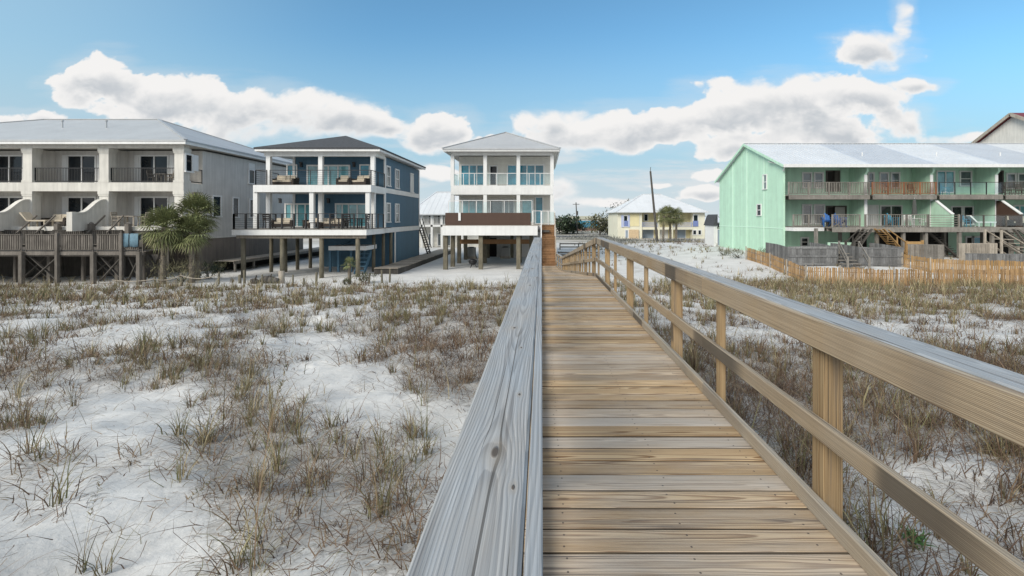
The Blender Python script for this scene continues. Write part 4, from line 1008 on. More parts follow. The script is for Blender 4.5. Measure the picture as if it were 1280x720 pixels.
# ---------------------------------------------------------------- navy beach house
def navy():
    xr, xl = -12.2, -20.3; yf, yw, ye = 33.0, 34.9, 44.6
    zd, z1, z2 = EZ-.78, EZ+2.34, EZ+4.72
    t = thing('beach_house', 'navy blue two storey beach house on timber piles with white trim and dark hip roof', 'house', (-16, 38, G(-16, 38)))
    m = MB(); m.box(xl+1.0, xr, yw, ye, zd, z2); m.build('wall', M['navy'], t)
    m = MB(); m.box(xr-6.2, xr-.02, 37.3, ye-.04, G(xr, 41)-.5, zd-.42); m.build('ground_room', M['navy_low'], t)
    m = MB(); m.box(xr-.04, xr+.035, 37.24, 37.40, G(xr, 37)-.2, zd-.42); m.box(xr-.02, xr+.03, 37.41, ye, G(xr, 41)-.3, G(xr, 41)+.22); m.build('corner_trim', M['white'], t)
    # upper balcony
    m = MB(); m.box(-20.55, xr+.05, 31.9, yw-.002, z1-.52, z1-.02); m.build('balcony_slab', M['white'], t)
    m = MB(); m.box(-20.5, xr+.04, 31.95, yw-.003, z1-.018, z1); m.build('balcony_floor', M['grey_wood'], t)
    m = MB(); m.box(xr-.02, xr+.05, yw+.01, ye+.03, z1-.40, z1-.02); m.box(xr-.02, xr+.05, 33.5, ye+.03, zd-.42, zd-.02); m.build('band_trim', M['white'], t)
    m = MB(); m.box(xr-.06, xr+.045, yw-.10, yw+.12, zd, z2); m.box(xr-.10, xr+.045, ye-.14, ye+.04, zd-.4, z2); m.box(xl+.94, xl+1.12, yw-.08, yw+.02, zd, z2); m.build('corner_board', M['white'], t)
    m = MB(); m.box(xl-.05, xr+.06, yf-.14, yf+.14, z2-.22, z2+.10); m.box(xr-.20, xr+.05, yf+.14, yw-.11, z2-.20, z2+.10); m.build('beam', M['white'], t)
    m = MB(); m.box(xl-.45, xr+.50, yf-.62, yf-.50, z2+.08, z2+.30); m.box(xr+.40, xr+.51, yf-.50, ye+.5, z2+.08, z2+.30); m.box(xl-.46, xl-.36, yf-.5, ye+.5, z2+.08, z2+.3); m.build('fascia', M['white'], t)
    m = MB(); m.box(xl-.36, xr+.40, yf-.5, ye+.45, z2+.10, z2+.15); m.build('soffit', M['white'], t)
    hip_roof(t, xl-.5, xr+.55, yf-.66, ye+.55, z2+.36, (xl+xr)/2, (xl+xr)/2, 37.2, z2+2.08, M['shingle'], False, 40.6)
    for px in (336.5, 401.5, 466.5):
        xx = PX(px, yf); m = MB(); m.box(xx-.15, xx+.15, yf-.15, yf+.13, z1, z2-.22); m.build('column', M['white'], t)
        m = MB(); m.box(xx-.15, xx+.15, yf-.15, yf+.13, zd, z1-.52); m.build('column', M['white'], t)
    for px in (320, 390, 460):
        xx = PX(px, 32.1); m = MB(); m.box(xx-.15, xx+.15, 32.0, 32.28, zd, z1-.52); m.build('column', M['white'], t)
    # doors and windows
    d = yw
    def fw(pa, pb, ya, yb, gl, **k): return window(t, 'F', yw, PX(pa, d), PX(pb, d), PZ(yb, d), PZ(ya, d), gl, **k)
    fw(360, 370.5, 207, 232, M['teal'], trans=(.5,)); fw(451, 461.5, 207, 233, M['teal'], trans=(.5,))
    fw(385.5, 436, 208, 234.5, M['aqua'], mull=(.25, .5, .74), name='sliding_door', sill=False, t=.12)
    fw(358, 391, 256, 282.5, M['aqua'], mull=(.2, .42, .72), name='sliding_door', sill=False, t=.12); fw(421, 457, 256, 282.5, M['aqua'], mull=(.2, .42, .72), name='sliding_door', sill=False, t=.12)
    for px, py in ((377, 206), (443, 206), (351, 251), (411, 251)):
        m = MB(); xx, zz = PX(px, d), PZ(py, d); m.box(xx-.08, xx+.08, yw-.16, yw, zz-.18, zz+.16); m.box(xx-.11, xx+.11, yw-.19, yw-.16, zz+.10, zz+.2); m.build('wall_lamp', M['black'], t)
    for (pa, pb, ya, yb, gl) in ((483, 487, 209, 232, M['greyglass']), (494, 498, 213, 235, M['greyglass']), (513, 516, 218, 240, M['white']), (483, 487, 255, 277, M['greyglass']), (494, 498, 256, 277, M['greyglass'])):
        a, b = SD(pa, xr), SD(pb, xr); dd = (a+b)/2; window(t, 'R', xr, a, b, PZ(yb, dd), PZ(ya, dd), gl, trans=(.5,), t=.10)
    # upper railing
    cable_rail(t, (-20.45, 32.05, z1), (PX(334, 32.1), 32.05, z1), 1.05, 1, M['black'], M['black']); cable_rail(t, (-20.45, 32.05, z1), (-20.45, yw-.1, z1), 1.05, 2, M['black'], M['black'])
    cable_rail(t, (PX(338, 32.1), 32.05, z1), (xr, 32.05, z1), 1.05, 5, M['black'], M['black'], pw=.035, top=.035); cable_rail(t, (xr, 32.05, z1), (xr, yw-.12, z1), 1.05, 2, M['black'], M['black'])
    # lower deck
    y0 = 30.0; xa, xb = PX(289.5, y0), PX(458, y0)
    m = MB(); m.box(xa, xb, y0, y0+.10, zd-.40, zd-.02); m.box(xb-.10, xb, y0+.10, 33.5, zd-.40, zd-.02); m.box(xa, xa+.10, y0+.10, yw, zd-.4, zd-.02); m.build('deck_fascia', M['white'], t)
    m = MB(); m.box(xa-.03, xb+.03, y0-.03, yw-.002, zd-.018, zd+.015); m.box(xb+.03, xr, 33.4, yw, zd-.018, zd+.013); m.build('deck_floor', M['grey_wood'], t)
    m = MB()
    for yy in (30.14, 31.3, 32.4, 33.5): m.box(xa+.12, xb-.12, yy, yy+.09, zd-.36, zd-.02)
    m.box(xa+.15, xb-.15, 30.24, 30.40, zd-.62, zd-.365); m.build('deck_beam', M['pale_wood'], t)
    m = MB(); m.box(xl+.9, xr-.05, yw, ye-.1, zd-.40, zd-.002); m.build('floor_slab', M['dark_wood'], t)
    cable_rail(t, (xa+.1, y0+.08, zd+.015), (xb-.06, y0+.08, zd+.015), 1.02, 11, M['black'], M['black'], pw=.09, top=.06); cable_rail(t, (xa+.1, y0+.08, zd+.015), (xa+.1, yw-.1, zd+.015), 1.02, 4, M['black'], M['black'], pw=.09); cable_rail(t, (xb-.06, y0+.08, zd+.015), (xb-.06, 33.4, zd+.015), 1.02, 3, M['black'], M['black'], pw=.08)
    # piles
    P_ = [(304.5, 30.4), (353, 30.4), (402, 30.4), (447.5, 30.4), (339, 33.6), (357, 33.8), (388, 36.5), (372, 35.2), (467, 33.8), (479, 35.3), (488.5, 36.6), (425, 38), (352, 38), (446, 41), (405, 42)]
    for i, (px, d) in enumerate(P_):
        xx = PX(px, d); m = MB(); r = .15 if i < 4 else .13; zt = zd-.37 if d < 33.55 else zd-.4
        if i < 4: zt = zd-.625
        m.tube((xx, d, G(xx, d)-.5), (xx+random.uniform(-.03, .03), d, zt), r, r*.95, 12); m.build('pile', M['pile_wood'], t, True)
    # landing with stairs below the deck
    m = MB(); xx0, xx1 = PX(413, 32.5), PX(460, 32.5); m.box(xx0, xx1, 32.2, 34.2, EZ-2.35, EZ-2.05); m.build('landing', M['white'], t)
    board_steps(t, PX(448, 33), PX(458, 33)+.1, 32.3, G(-13, 33), 34.0, EZ-2.1, 7, M['navy_low'], 'steps')
    m = MB()
    for px in (414, 424, 440, 457):
        xx = PX(px, 33.6); m.box(xx-.07, xx+.07, 33.4, 33.54, G(xx, 33)-.2, EZ-2.35)
    m.build('landing_leg', M['navy_low'], t)
    m = MB(); m.bar((PX(428, 33.4), 33.4, EZ-2.05), (PX(452, 33.4), 33.4, zd-.4), .06, .25, (0, 1, 0)); m.bar((PX(428, 33.9), 34.1, EZ-2.05), (PX(452, 33.9), 34.1, zd-.4), .06, .25, (0, 1, 0))
    for k in range(9): u = k/9; m.box(PX(428+24*u, 33.6), PX(428+24*u, 33.6)+.28, 33.43, 34.07, EZ-2.0+(zd-.45-EZ+2.05)*u, EZ-1.96+(zd-.45-EZ+2.05)*u)
    m.build('upper_steps', M['navy_low'], t)
navy()
zu, zl = EZ+2.34, EZ-.765
sofa(1.75, 'beige cushioned wicker sofa on the upper balcony of the navy house, left end', PX(356, 33.9), 33.9, zu, 0, 'wicker seats on the navy house balcony')
sofa(.95, 'single wicker armchair on the navy house upper balcony right of the sliding door', PX(430, 33.8), 33.8, zu, .2, 'wicker seats on the navy house balcony')
sofa(1.5, 'wicker loveseat on the navy house upper balcony below the right teal window', PX(452, 33.9), 33.9, zu, -.35, 'wicker seats on the navy house balcony')
sofa(1.3, 'short wicker loveseat on the lower deck of the navy house, left of the long sofa', PX(352, 31.6), 31.8, zl, .3, 'wicker seats on the navy house lower deck', hi=.6)
sofa(3.0, 'long beige sectional sofa on the lower deck of the navy house', PX(398, 31.8), 32.9, zl, 0, 'wicker seats on the navy house lower deck', hi=.6)
table(M['wicker'], 1.1, .6, .42, 'low dark coffee table before the long sectional sofa on the navy deck', PX(393, 31.2), 31.2, zl)
table(M['black'], 1.5, .9, .74, 'black dining table at the right end of the navy house deck', PX(438, 31.4), 31.4, zl)
dining_chair(M['black'], 'black chair left of the black dining table on the navy deck', PX(421, 31.3), 31.3, zl, PI/2, 'black chairs round the navy deck table')
dining_chair(M['black'], 'black chair right of the black dining table by the deck corner', PX(455, 31.3), 31.3, zl, -PI/2, 'black chairs round the navy deck table')
dining_chair(M['black'], 'black chair on the sea side of the black dining table', PX(436, 30.7), 30.7, zl, PI, 'black chairs round the navy deck table')
dining_chair(M['wicker'], 'dark wicker chair alone near the left corner of the navy house deck', PX(335, 31.2), 31.2, zl, .9)

# ---------------------------------------------------------------- pale house at the head of the boardwalk
def pale():
    xl, xr = -7.85, .92; yf, yw, ye = 39.0, 41.2, 52.0
    zd, z1, z2 = EZ-.60, EZ+2.78, EZ+5.62
    t = thing('beach_house', 'pale narrow beach house on piles with teal windows, white balconies and light grey hip roof', 'house', (-3.5, 44, G(-3.5, 44)))
    m = MB(); m.box(xl+.25, xr-.1, yw, ye, zd-.3, z2); m.build('wall', M['greige'], t)
    m = MB(); m.box(xl-.02, xr+.05, yf-.12, yw-.002, z1-.78, z1); m.build('balcony_slab', M['white'], t)
    m = MB(); m.box(xl, xr+.05, yf-.1, yf+.15, z2-.20, z2+.06); m.build('beam', M['white'], t)
    m = MB(); m.box(xl-.42, xr+.48, yf-.62, ye+.6, z2+.062, z2+.11); m.build('soffit', M['condo_wall'], t)
    m = MB(); m.box(xl-.56, xr+.62, yf-.74, yf-.62, z2+.04, z2+.24); m.box(xr+.50, xr+.62, yf-.62, ye+.7, z2+.04, z2+.24); m.box(xl-.56, xl-.44, yf-.62, ye+.7, z2+.04, z2+.24); m.build('fascia', M['white'], t)
    hip_roof(t, xl-.62, xr+.68, yf-.8, ye+.75, z2+.30, (xl+xr)/2, (xl+xr)/2, 43.3, z2+2.62, M['metal_roof'], True, 47.5, pitch=None)
    for px in (565.5, 606.5, 648, 690):
        xx = PX(px, yf); 
        for a, b in ((zd, z1-.78), (z1, z2-.2)): m = MB(); m.box(xx-.15, xx+.15, yf-.08, yf+.2, a, b); m.build('column', M['white'], t)
    for px in (568, 689):
        xx = PX(px, yf)
    d = yw
    def fw(pa, pb, ya, yb, gl, **k): return window(t, 'F', yw, PX(pa, d), PX(pb, d), PZ(yb, d), PZ(ya, d), gl, **k)
    fw(577, 604, 207, 231, M['teal'], mull=(.36, .70), t=.13, name='sliding_door', sill=False); fw(613, 621, 208, 231, M['glass'], t=.1, name='door', sill=False); fw(635, 645, 207, 231, M['teal'], t=.1)
    fw(650, 679, 207, 231, M['teal'], mull=(.30, .65), t=.13, name='sliding_door', sill=False)
    fw(578, 603, 250, 277, M['aqua'], mull=(.33, .66), t=.12, name='sliding_door', sill=False); fw(612, 642, 250, 277, M['greyglass'], mull=(.55, .8), t=.12, name='sliding_door', sill=False)
    fw(653, 666, 250, 277, M['aqua'], t=.12, name='window'); fw(670, 678, 247, 279, M['teal'], t=.1, name='door', sill=False)
    cable_rail(t, (xl+.1, yf-.04, z1), (xr-.1, yf-.04, z1), 1.07, 9, M['white'], None, M['railglass'], pw=.05)
    cable_rail(t, (xl+.1, yf-.04, z1), (xl+.1, yw, z1), 1.07, 2, M['white'], None, M['railglass'], pw=.05)
    # deck on the sea side
    y0 = 35.2; xa, xb = PX(553, y0), PX(672, y0)
    m = MB(); m.box(xa, xb, y0, y0+.12, zd-.80, zd-.03); m.box(xa, xa+.1, y0+.12, yf, zd-.80, zd-.03); m.box(xb-.1, xb, y0+.12, yf-.2, zd-.8, zd-.03); m.build('deck_fascia', M['white'], t)
    m = MB(); m.box(xa-.02, xb+.02, y0-.02, yw-.003, zd-.028, zd); m.box(xb+.02, 1.15, 36.55, yw-.003, zd-.028, zd-.002); m.build('deck_floor', M['pale_wood'], t)
    m = MB(); m.box(xb+.0, 1.15, 36.55, 36.65, zd-.5, zd-.03); m.build('landing_fascia', M['white'], t)
    m = MB(); m.box(PX(556.5, y0), PX(663.5, y0), y0+.02, y0+.08, zd+.0, zd+.98); m.build('screen_panel', M['brown_wood'], t)
    m = MB(); m.box(PX(573, y0), PX(576, y0), y0-.05, y0+.02, zd+.36, zd+.98); m.build('bracket', M['white'], t)
    cable_rail(t, (xa+.15, 36.9, zd), (PX(665, 36.9), 36.9, zd), 2.0, 6, M['white'], None, M['railglass'], pw=.05, name='wind_screen')
    cable_rail(t, (PX(676, 36.7)+.02, 36.7, zd), (PX(666, 36.7), 36.7, zd), 1.15, 1, M['white'], None, M['railglass'], pw=.08, name='gate')
    cable_rail(t, (PX(677, 37.6), 37.6, zd), (PX(693.5, 37.6), 37.6, zd), 1.15, 2, M['white'], None, M['railglass'], pw=.07)
    cable_rail(t, (1.08, 36.7, zd), (1.08, yf, zd), 1.1, 2, M['white'], None, M['railglass'], pw=.07)
    for i, (px, d) in enumerate(((557, 35.6), (601, 35.6), (648, 35.6), (566, 37.6), (606, 40.5), (574, 40.5), (582, 44), (650, 41), (640, 46), (664, 38.5), (687, 37.2), (610, 46))):
        xx = PX(px, d); m = MB(); w = .16; m.box(xx-w, xx+w, d-w, d+w, G(xx, d)-.5, zd-.31 if d > 41.1 else zd-.031); m.build('pile', M['pile_wood'], t)
    m = MB(); m.box(xa+.5, xb-.1, 40.0, 40.14, zd-1.75, zd-1.35); m.build('cross_beam', M['stair_wood'], t)
    m = MB(); m.box(xl+1.6, xr-.4, 47.0, 47.2, G(-3, 47)-.3, zd-.301); m.build('ground_room', M['condo_wall'], t)
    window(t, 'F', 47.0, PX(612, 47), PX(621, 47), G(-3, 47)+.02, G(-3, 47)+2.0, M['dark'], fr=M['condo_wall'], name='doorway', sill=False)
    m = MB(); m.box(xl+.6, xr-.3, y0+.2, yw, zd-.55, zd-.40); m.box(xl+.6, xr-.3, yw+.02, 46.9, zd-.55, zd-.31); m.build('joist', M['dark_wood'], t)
pale()
def appliance(px, d, lab):
    x = PX(px, d); z = G(x, d); t = thing('air_conditioner', lab, 'air conditioner', (x, d, z), 'air conditioners below the pale house')
    m = MB(); m.box(x-.42, x+.42, d-.4, d+.4, z+.25, z+1.1); m.build('case', M['concrete'], t)
    m = MB(); m.lathe(x, d, [(.32, z+1.101), (.32, z+1.16), (.10, z+1.18)], 16); m.build('fan_guard', M['black'], t)
    m = MB(); m.box(x-.5, x+.5, d-.48, d+.48, z-.1, z+.25); m.build('plinth', M['pale_wood'], t)
appliance(589, 45.2, 'grey air conditioner on a plinth beneath the pale house, left of the doorway'); appliance(632, 45.4, 'grey air conditioner on a plinth beneath the pale house, right of the doorway')
# dark object lying on the sand below the pale house: a small heap-shaped grill
def grill(px, d):
    x = PX(px, d); z = G(x, d); t = thing('charcoal_grill', 'small dark kettle grill on the sand beneath the pale house', 'grill', (x, d, z))
    m = MB(); m.lathe(x, d, [(.08, z+.22), (.30, z+.34), (.36, z+.48), (.34, z+.5)], 14); m.build('bowl', M['black'], t, True)
    m = MB(); m.lathe(x, d, [(.36, z+.505), (.30, z+.64), (.12, z+.71), (.02, z+.72)], 14); m.build('lid', M['black'], t, True)
    for k in range(3):
        a = 2*PI*k/3; m = MB(); m.tube((x+.15*math.cos(a), d+.15*math.sin(a), z+.3), (x+.36*math.cos(a), d+.36*math.sin(a), z-.02), .025); m.build('leg', M['black'], t)
grill(591, 36.8)
# ---------------------------------------------------------------- mint townhouse row, right
def mint():
    x0 = 21.64; parts_x = [21.64, 28.93, 34.8, 40.6, 46.4, 52.2]; x1 = parts_x[-1]
    yf, yb, ye = 40.0, 42.0, 54.2; yr = 47.0
    zg = EZ-3.9; zd, z1, z2 = EZ-.80, EZ+2.02, EZ+4.45; zr = EZ+7.75
    t = thing('townhouse_row', 'mint green three storey townhouse row with white metal roof and weathered balconies', 'building', (35, 46, G(35, 46)))
    m = MB(); m.prism([(yb, zg-.5), (ye, zg-.5), (ye, z2+.15), (yr, zr-.12), (yb, z2+.62)], 'x', x0+.05, x1); m.build('wall', M['mint'], t)
    # gable end runs the full depth
    m = MB(); m.prism([(yf-.1, zg-.5), (ye, zg-.5), (ye, z2+.1), (yr, zr-.16), (yf-.1, z2-.05)], 'x', x0-.12, x0+.049); m.build('gable_wall', M['mint'], t)
    m = MB()
    for yy in (43.35, 46.95, 50.4): m.box(x0-.15, x0-.121, yy-.06, yy+.06, zg-.3, min(zr-.3, z2+.1+(zr-z2-.3)*(yy-yf)/(yr-yf) if yy < yr else z2+.1+(zr-z2-.3)*(ye-yy)/(ye-yr)))
    m.box(x0-.152, x0-.121, yf, ye, EZ-1.0, EZ-.93); m.build('batten', plain('pale_mint', (.60, .80, .67), .7, .06), t)
    # roof, one sheet to a unit
    ys, zs = yf-.75, z2+.20
    for i in range(5):
        a = parts_x[i]-(.45 if i == 0 else 0); b = parts_x[i+1]+(.3 if i == 4 else 0)
        m = MB(); m.slab([(a, ys, zs), (b, ys, zs), (b, yr, zr), (a, yr, zr)], .10); m.slab([(a, yr, zr), (b, yr, zr), (b, ye+.6, z2-.05), (a, ye+.6, z2-.05)], .10)
        roof_rib(m, (a, ys, zs), (b, ys, zs), (b, yr, zr), (a, yr, zr), .42, .03, .035)
        m.build('roof', M['white_roof'] if i % 2 == 0 else M['white_roof_b'], t)
    m = MB(); m.bar((x0-.45, yr, zr+.02), (x1+.3, yr, zr+.02), .35, .05); m.build('ridge_cap', M['white_roof'], t)
    m = MB(); m.box(x0-.46, x1+.3, ys-.06, ys-.002, zs-.24, zs+.03); m.tube((x0-.3, ys+.05, zs-.2), (x0-.18, yf-.2, zs-.5), .05); m.build('gutter', M['white'], t)
    m = MB(); m.bar((x0-.48, ys, zs-.12), (x0-.48, yr, zr-.12), .05, .22); m.bar((x0-.48, yr, zr-.12), (x0-.48, ye+.6, z2-.17), .05, .22); m.build('rake_board', M['mint_flat'], t)
    m = MB(); m.slab([(x0-.44, ys+.01, zs-.105), (x1, ys+.01, zs-.105), (x1, yb, zs+.62), (x0-.44, yb, zs+.62)], .03); m.build('soffit', M['white'], t)
    for i, xx in enumerate(parts_x):
        if i == 0: continue
        m = MB(); m.prism([(yf, zd-.3), (yb, zd-.3), (yb, z2+.55), (yf-.25, z2+.12), (yf-.25, z2-.35), (yf, z2-.62)], 'x', xx-.10, xx+.10); m.build('party_wall', M['mint_flat'], t)
        m = MB(); m.box(xx-.13, xx+.13, yf-.04, yf-.001, zd-.2, z2-.62); m.build('edge_trim', M['white'], t)
    # balconies
    for i in range(5):
        a, b = parts_x[i]+(.06 if i == 0 else .13), parts_x[i+1]-.14
        m = MB(); m.box(a, b, 39.3, yb-.003, z1-.10, z1); m.box(a, b, 39.28, 39.34, z1-.42, z1-.101); m.box(a, b, 40.6, 40.66, z1-.4, z1-.101); m.build('balcony_floor', M['grey_wood'], t)
        if i == 0: m = MB(); picket_rail(m, (a, 39.36, z1), (b, 39.36, z1), 1.08, .14, .05, 1.9); m.build('balcony_railing', M['grey_wood'], t)
        elif i == 1: m = MB(); picket_rail(m, (a, 39.36, z1), (b, 39.36, z1), 1.08, .14, .045, 1.5); m.build('balcony_railing', plain('red_cedar', (.20, .09, .045), .7, .2, 3., island=.3), t, label='reddish brown timber balcony railing')
        elif i == 2: cable_rail(t, (a, 39.36, z1), (b, 39.36, z1), 1.08, 4, M['black'], None, M['railglass'], pw=.06, name='balcony_railing')
        else: m = MB(); picket_rail(m, (a, 39.36, z1), (b, 39.36, z1), 1.08, .13, .03, 1.9, .06, .1, .08); m.build('balcony_railing', M['dark_wood'], t)
    d = yb
    def fw(pa, pb, ya, yb_, gl, **k): k.setdefault('t', .14); return window(t, 'F', yb, PX(pa, d), PX(pb, d), PZ(yb_, d), PZ(ya, d), gl, **k)
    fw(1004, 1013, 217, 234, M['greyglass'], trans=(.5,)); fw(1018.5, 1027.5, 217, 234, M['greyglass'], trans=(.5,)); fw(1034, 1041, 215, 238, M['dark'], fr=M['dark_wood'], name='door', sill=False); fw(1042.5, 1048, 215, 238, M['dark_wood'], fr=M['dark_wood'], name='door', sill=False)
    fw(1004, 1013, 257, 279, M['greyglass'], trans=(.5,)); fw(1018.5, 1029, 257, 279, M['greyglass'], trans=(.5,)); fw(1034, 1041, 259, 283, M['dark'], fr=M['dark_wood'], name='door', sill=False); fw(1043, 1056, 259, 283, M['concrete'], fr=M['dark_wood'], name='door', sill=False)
    fw(1086, 1091, 217, 234, M['greyglass'], trans=(.5,)); fw(1100.5, 1109, 217, 234, M['greyglass'], trans=(.5,)); fw(1114.5, 1123, 217, 234, M['greyglass'], trans=(.5,))
    fw(1085, 1096, 258, 283, M['white'], name='door', sill=False); fw(1101, 1126, 258, 284, M['glass'], mull=(.5,), t=.12, name='sliding_door', sill=False)
    fw(1171.5, 1191.5, 215, 240, M['aqua'], mull=(.5,), t=.13, name='sliding_door', sill=False); fw(1200.5, 1213, 215, 232, M['greyglass'], trans=(.5,), t=.12)
    fw(1190, 1201, 259, 284, M['glass'], t=.12, name='sliding_door', sill=False); fw(1205, 1215, 259, 280, M['glass'], t=.12)
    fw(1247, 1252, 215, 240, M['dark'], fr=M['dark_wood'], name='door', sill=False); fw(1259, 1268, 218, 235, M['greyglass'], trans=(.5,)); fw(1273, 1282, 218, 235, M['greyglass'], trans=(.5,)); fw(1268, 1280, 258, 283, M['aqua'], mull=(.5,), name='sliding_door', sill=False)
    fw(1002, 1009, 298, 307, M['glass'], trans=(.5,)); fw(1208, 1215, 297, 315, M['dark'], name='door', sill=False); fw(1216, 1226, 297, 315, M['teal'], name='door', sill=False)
    for (pa, pb, ya, yb_) in ((954.5, 958.5, 219, 236), (947, 951.5, 256, 269)):
        a, b = SD(pb, x0-.12), SD(pa, x0-.12); dd = (a+b)/2; window(t, 'L', x0-.12, a, b, PZ(yb_, dd), PZ(ya, dd), M['greyglass'] if ya < 230 else M['glass'], trans=(.5,), t=.09)
    for xx in (30.2, 37.2, 43.2): m = MB(); zz = z2+.95; m.tube((xx, 42.2, zz), (xx, 42.2, zz+.75), .05); m.build('vent_pipe', M['white'], t)
    # lower deck on posts
    yd = 37.6
    m = MB(); m.box(x0+.05, PX(1018, yf), 38.6, yb-.004, zd-.36, zd-.05); m.build('deck_fascia', M['white'], t)
    m = MB(); m.box(PX(1018, yf)+.02, x1, yd, yb-.004, zd-.10, zd); m.box(x0+.05, PX(1018, yf)+.018, 38.6, yb-.004, zd-.048, zd); m.box(PX(1018, yf)+.02, x1, yd-.05, yd-.002, zd-.42, zd-.02)
    for yy in (38.3, 39.6, 40.9): m.box(PX(1018, yf)+.05, x1, yy, yy+.06, zd-.36, zd-.101)
    m.build('deck_floor', M['grey_wood'], t)
    xm = PX(1018, yf)
    m = MB(); picket_rail(m, (x0+.08, 38.65, zd), (xm, 38.65, zd), 1.05, .14, .045, 1.7); picket_rail(m, (xm+.06, yd+.03, zd), (PX(1075, yd), yd+.03, zd), 1.05, .14, .04, 1.7); m.build('deck_railing', M['grey_wood'], t)
    m = MB(); picket_rail(m, (PX(1082, yd), yd+.03, zd), (PX(1160, yd), yd+.03, zd), 1.05, .16, .03, 1.8, .06); m.build('deck_railing', M['grey_wood'], t)
    o = MB(); a, b = PX(1161, yd), PX(1199, yd)
    for k in range(5): o.bar((a, yd+.03, zd+.2+.2*k), (b, yd+.03, zd+.2+.2*k), .03, .045)
    for xx in (a, b): o.box(xx-.05, xx+.05, yd-.02, yd+.08, zd, zd+1.08)
    o.build('deck_railing', M['grey_wood'], t)
    cable_rail(t, (PX(1202, yd), yd+.03, zd), (x1, yd+.03, zd), 1.0, 9, M['dark_wood'], None, M['railglass'], pw=.09, name='deck_railing')
    for px, d in ((1020, 37.8), (1096, 37.8), (1129, 37.8), (1153, 38.4), (1157, 37.8), (1199, 37.7), (1240, 37.8), (1264, 37.9), (1300, 37.8), (1050, 39.5), (1180, 39.6), (1228, 39.8)):
        xx = PX(px, d); m = MB(); m.box(xx-.11, xx+.11, d-.11, d+.11, G(xx, d)-.5, zd-.101); m.build('deck_post', M['grey_wood'], t)
    for xx, mt in ((34.8, M['mint_flat']), (40.62, M['brown_wood'])):
        m = MB(); m.prism([(yf-.05, zd), (yf-.05, zd+2.3), (yf-.5, zd+2.25), (yd+.3, zd+1.05), (yd+.3, zd)], 'x', xx-.09, xx+.09); m.build('wing_wall', mt, t)
        m = MB(); m.bar((xx, yf-.5, zd+2.29), (xx, yd+.3, zd+1.09), .26, .07); m.build('coping', M['white'], t)
    m = MB(); m.box(x0+.06, x1, yb-.4, yb-.3, zg, zd-.42); m.build('ground_wall', M['mint_flat'], t) if False else None
    for a, b in ((1064, 1084), (1100, 1152), (1160, 1186), (1236, 1262)): m = MB(); m.box(PX(a, 41.8), PX(b, 41.8), 41.86, 41.95, G(30, 41.8)-.2, zd-.45); m.build('carport_shade', M['dark'], t)  # flat dark slabs on the wall stand in for shaded carport openings
    m = MB(); a, b = PX(1035, 38.2), PX(1064.5, 38.2); m.box(a, b, 38.2, 38.27, PZ(318, 38.2), PZ(303, 38.2)); m.build('shower_screen', M['mint_flat'], t)
    # stairs under the deck
    for px, dpx, mt in ((1096, 28, M['tan_wood']), (1082, -22, M['dark_wood']), (1255, 26, M['grey_wood']), (1272, 26, M['grey_wood'])):
        m = MB(); xa = PX(px, 37.2); xb = PX(px+dpx, 37.2); zb = G(xb, 37)+.55; n = 11; s = 1 if dpx > 0 else -1
        for k in range(n):
            u = (k+.5)/n; xx = xa+(xb-xa)*u; m.box(xx-.14, xx+.14, 36.5, 37.45, zd-.1+(zb-zd)*u-.04, zd-.1+(zb-zd)*u)
        for yy in (36.48, 37.47): m.bar((xa, yy, zd-.12), (xb, yy, zb-.12), .05, .26, (0, 1, 0)); m.bar((xa+(xb-xa)*.22, yy, zd-.18), (xb, yy, zb+.85), .06, .12, (0, 1, 0)); m.bar((xa+(xb-xa)*.6, yy, zd+(zb-zd)*.6), (xa+(xb-xa)*.6, yy, zd+(zb-zd)*.6+.6), .07, .07); m.box(xb-.07, xb+.07, yy-.07, yy+.07, G(xb, 37)-.3, zb+1.0)
        if mt is M['tan_wood']: m.box(xb-.0, xb+1.3, 36.4, 36.46, zb-.5, zb+.95); m.box(xb, xb+1.3, 36.46, 37.6, zb-.12, zb-.04); m.box(xb+1.2, xb+1.34, 36.36, 36.5, G(xb, 36)-.3, zb+1.05)
        m.build('stairs', mt, t)
    m = MB(); m.bar((PX(1158, 38.5), 38.5, zd-.3), (PX(1196, 38.5), 38.5, zd-2.6), .06, .3, (0, 1, 0)); m.bar((PX(1158, 39.4), 39.4, zd-.3), (PX(1196, 39.4), 39.4, zd-2.6), .06, .3, (0, 1, 0))
    for k in range(12): u = (k+.5)/12; xx = PX(1158+38*u, 38.9); m.box(xx-.14, xx+.14, 38.5, 39.4, zd-.25-2.3*u, zd-.21-2.3*u)
    m.build('stairs', M['dark_wood'], t)
mint()
zk = EZ-.80
adirondack(M['bluechair'], 'blue adirondack chair on the mint deck, nearer the dark doorway', PX(1033, 38.4), 38.4, zk, -.3, 'blue adirondack chairs on the mint deck')
adirondack(M['bluechair'], 'blue adirondack chair on the mint deck, before the grey door', PX(1049, 38.4), 38.4, zk, .3, 'blue adirondack chairs on the mint deck')
adirondack(M['tealchair'], 'dark teal adirondack chair alone before the second unit sliding door', PX(1114, 38.5), 38.5, zk, .1)
dining_chair(M['whiteplastic'], 'white plastic chair left of the closed umbrella on the mint deck', PX(1136, 38.3), 38.3, zk, PI*.7, 'white chairs round the umbrella table', w=.62)
dining_chair(M['whiteplastic'], 'white plastic chair right of the closed umbrella by the mint wing wall', PX(1154, 38.3), 38.3, zk, -PI*.65, 'white chairs round the umbrella table', w=.62)
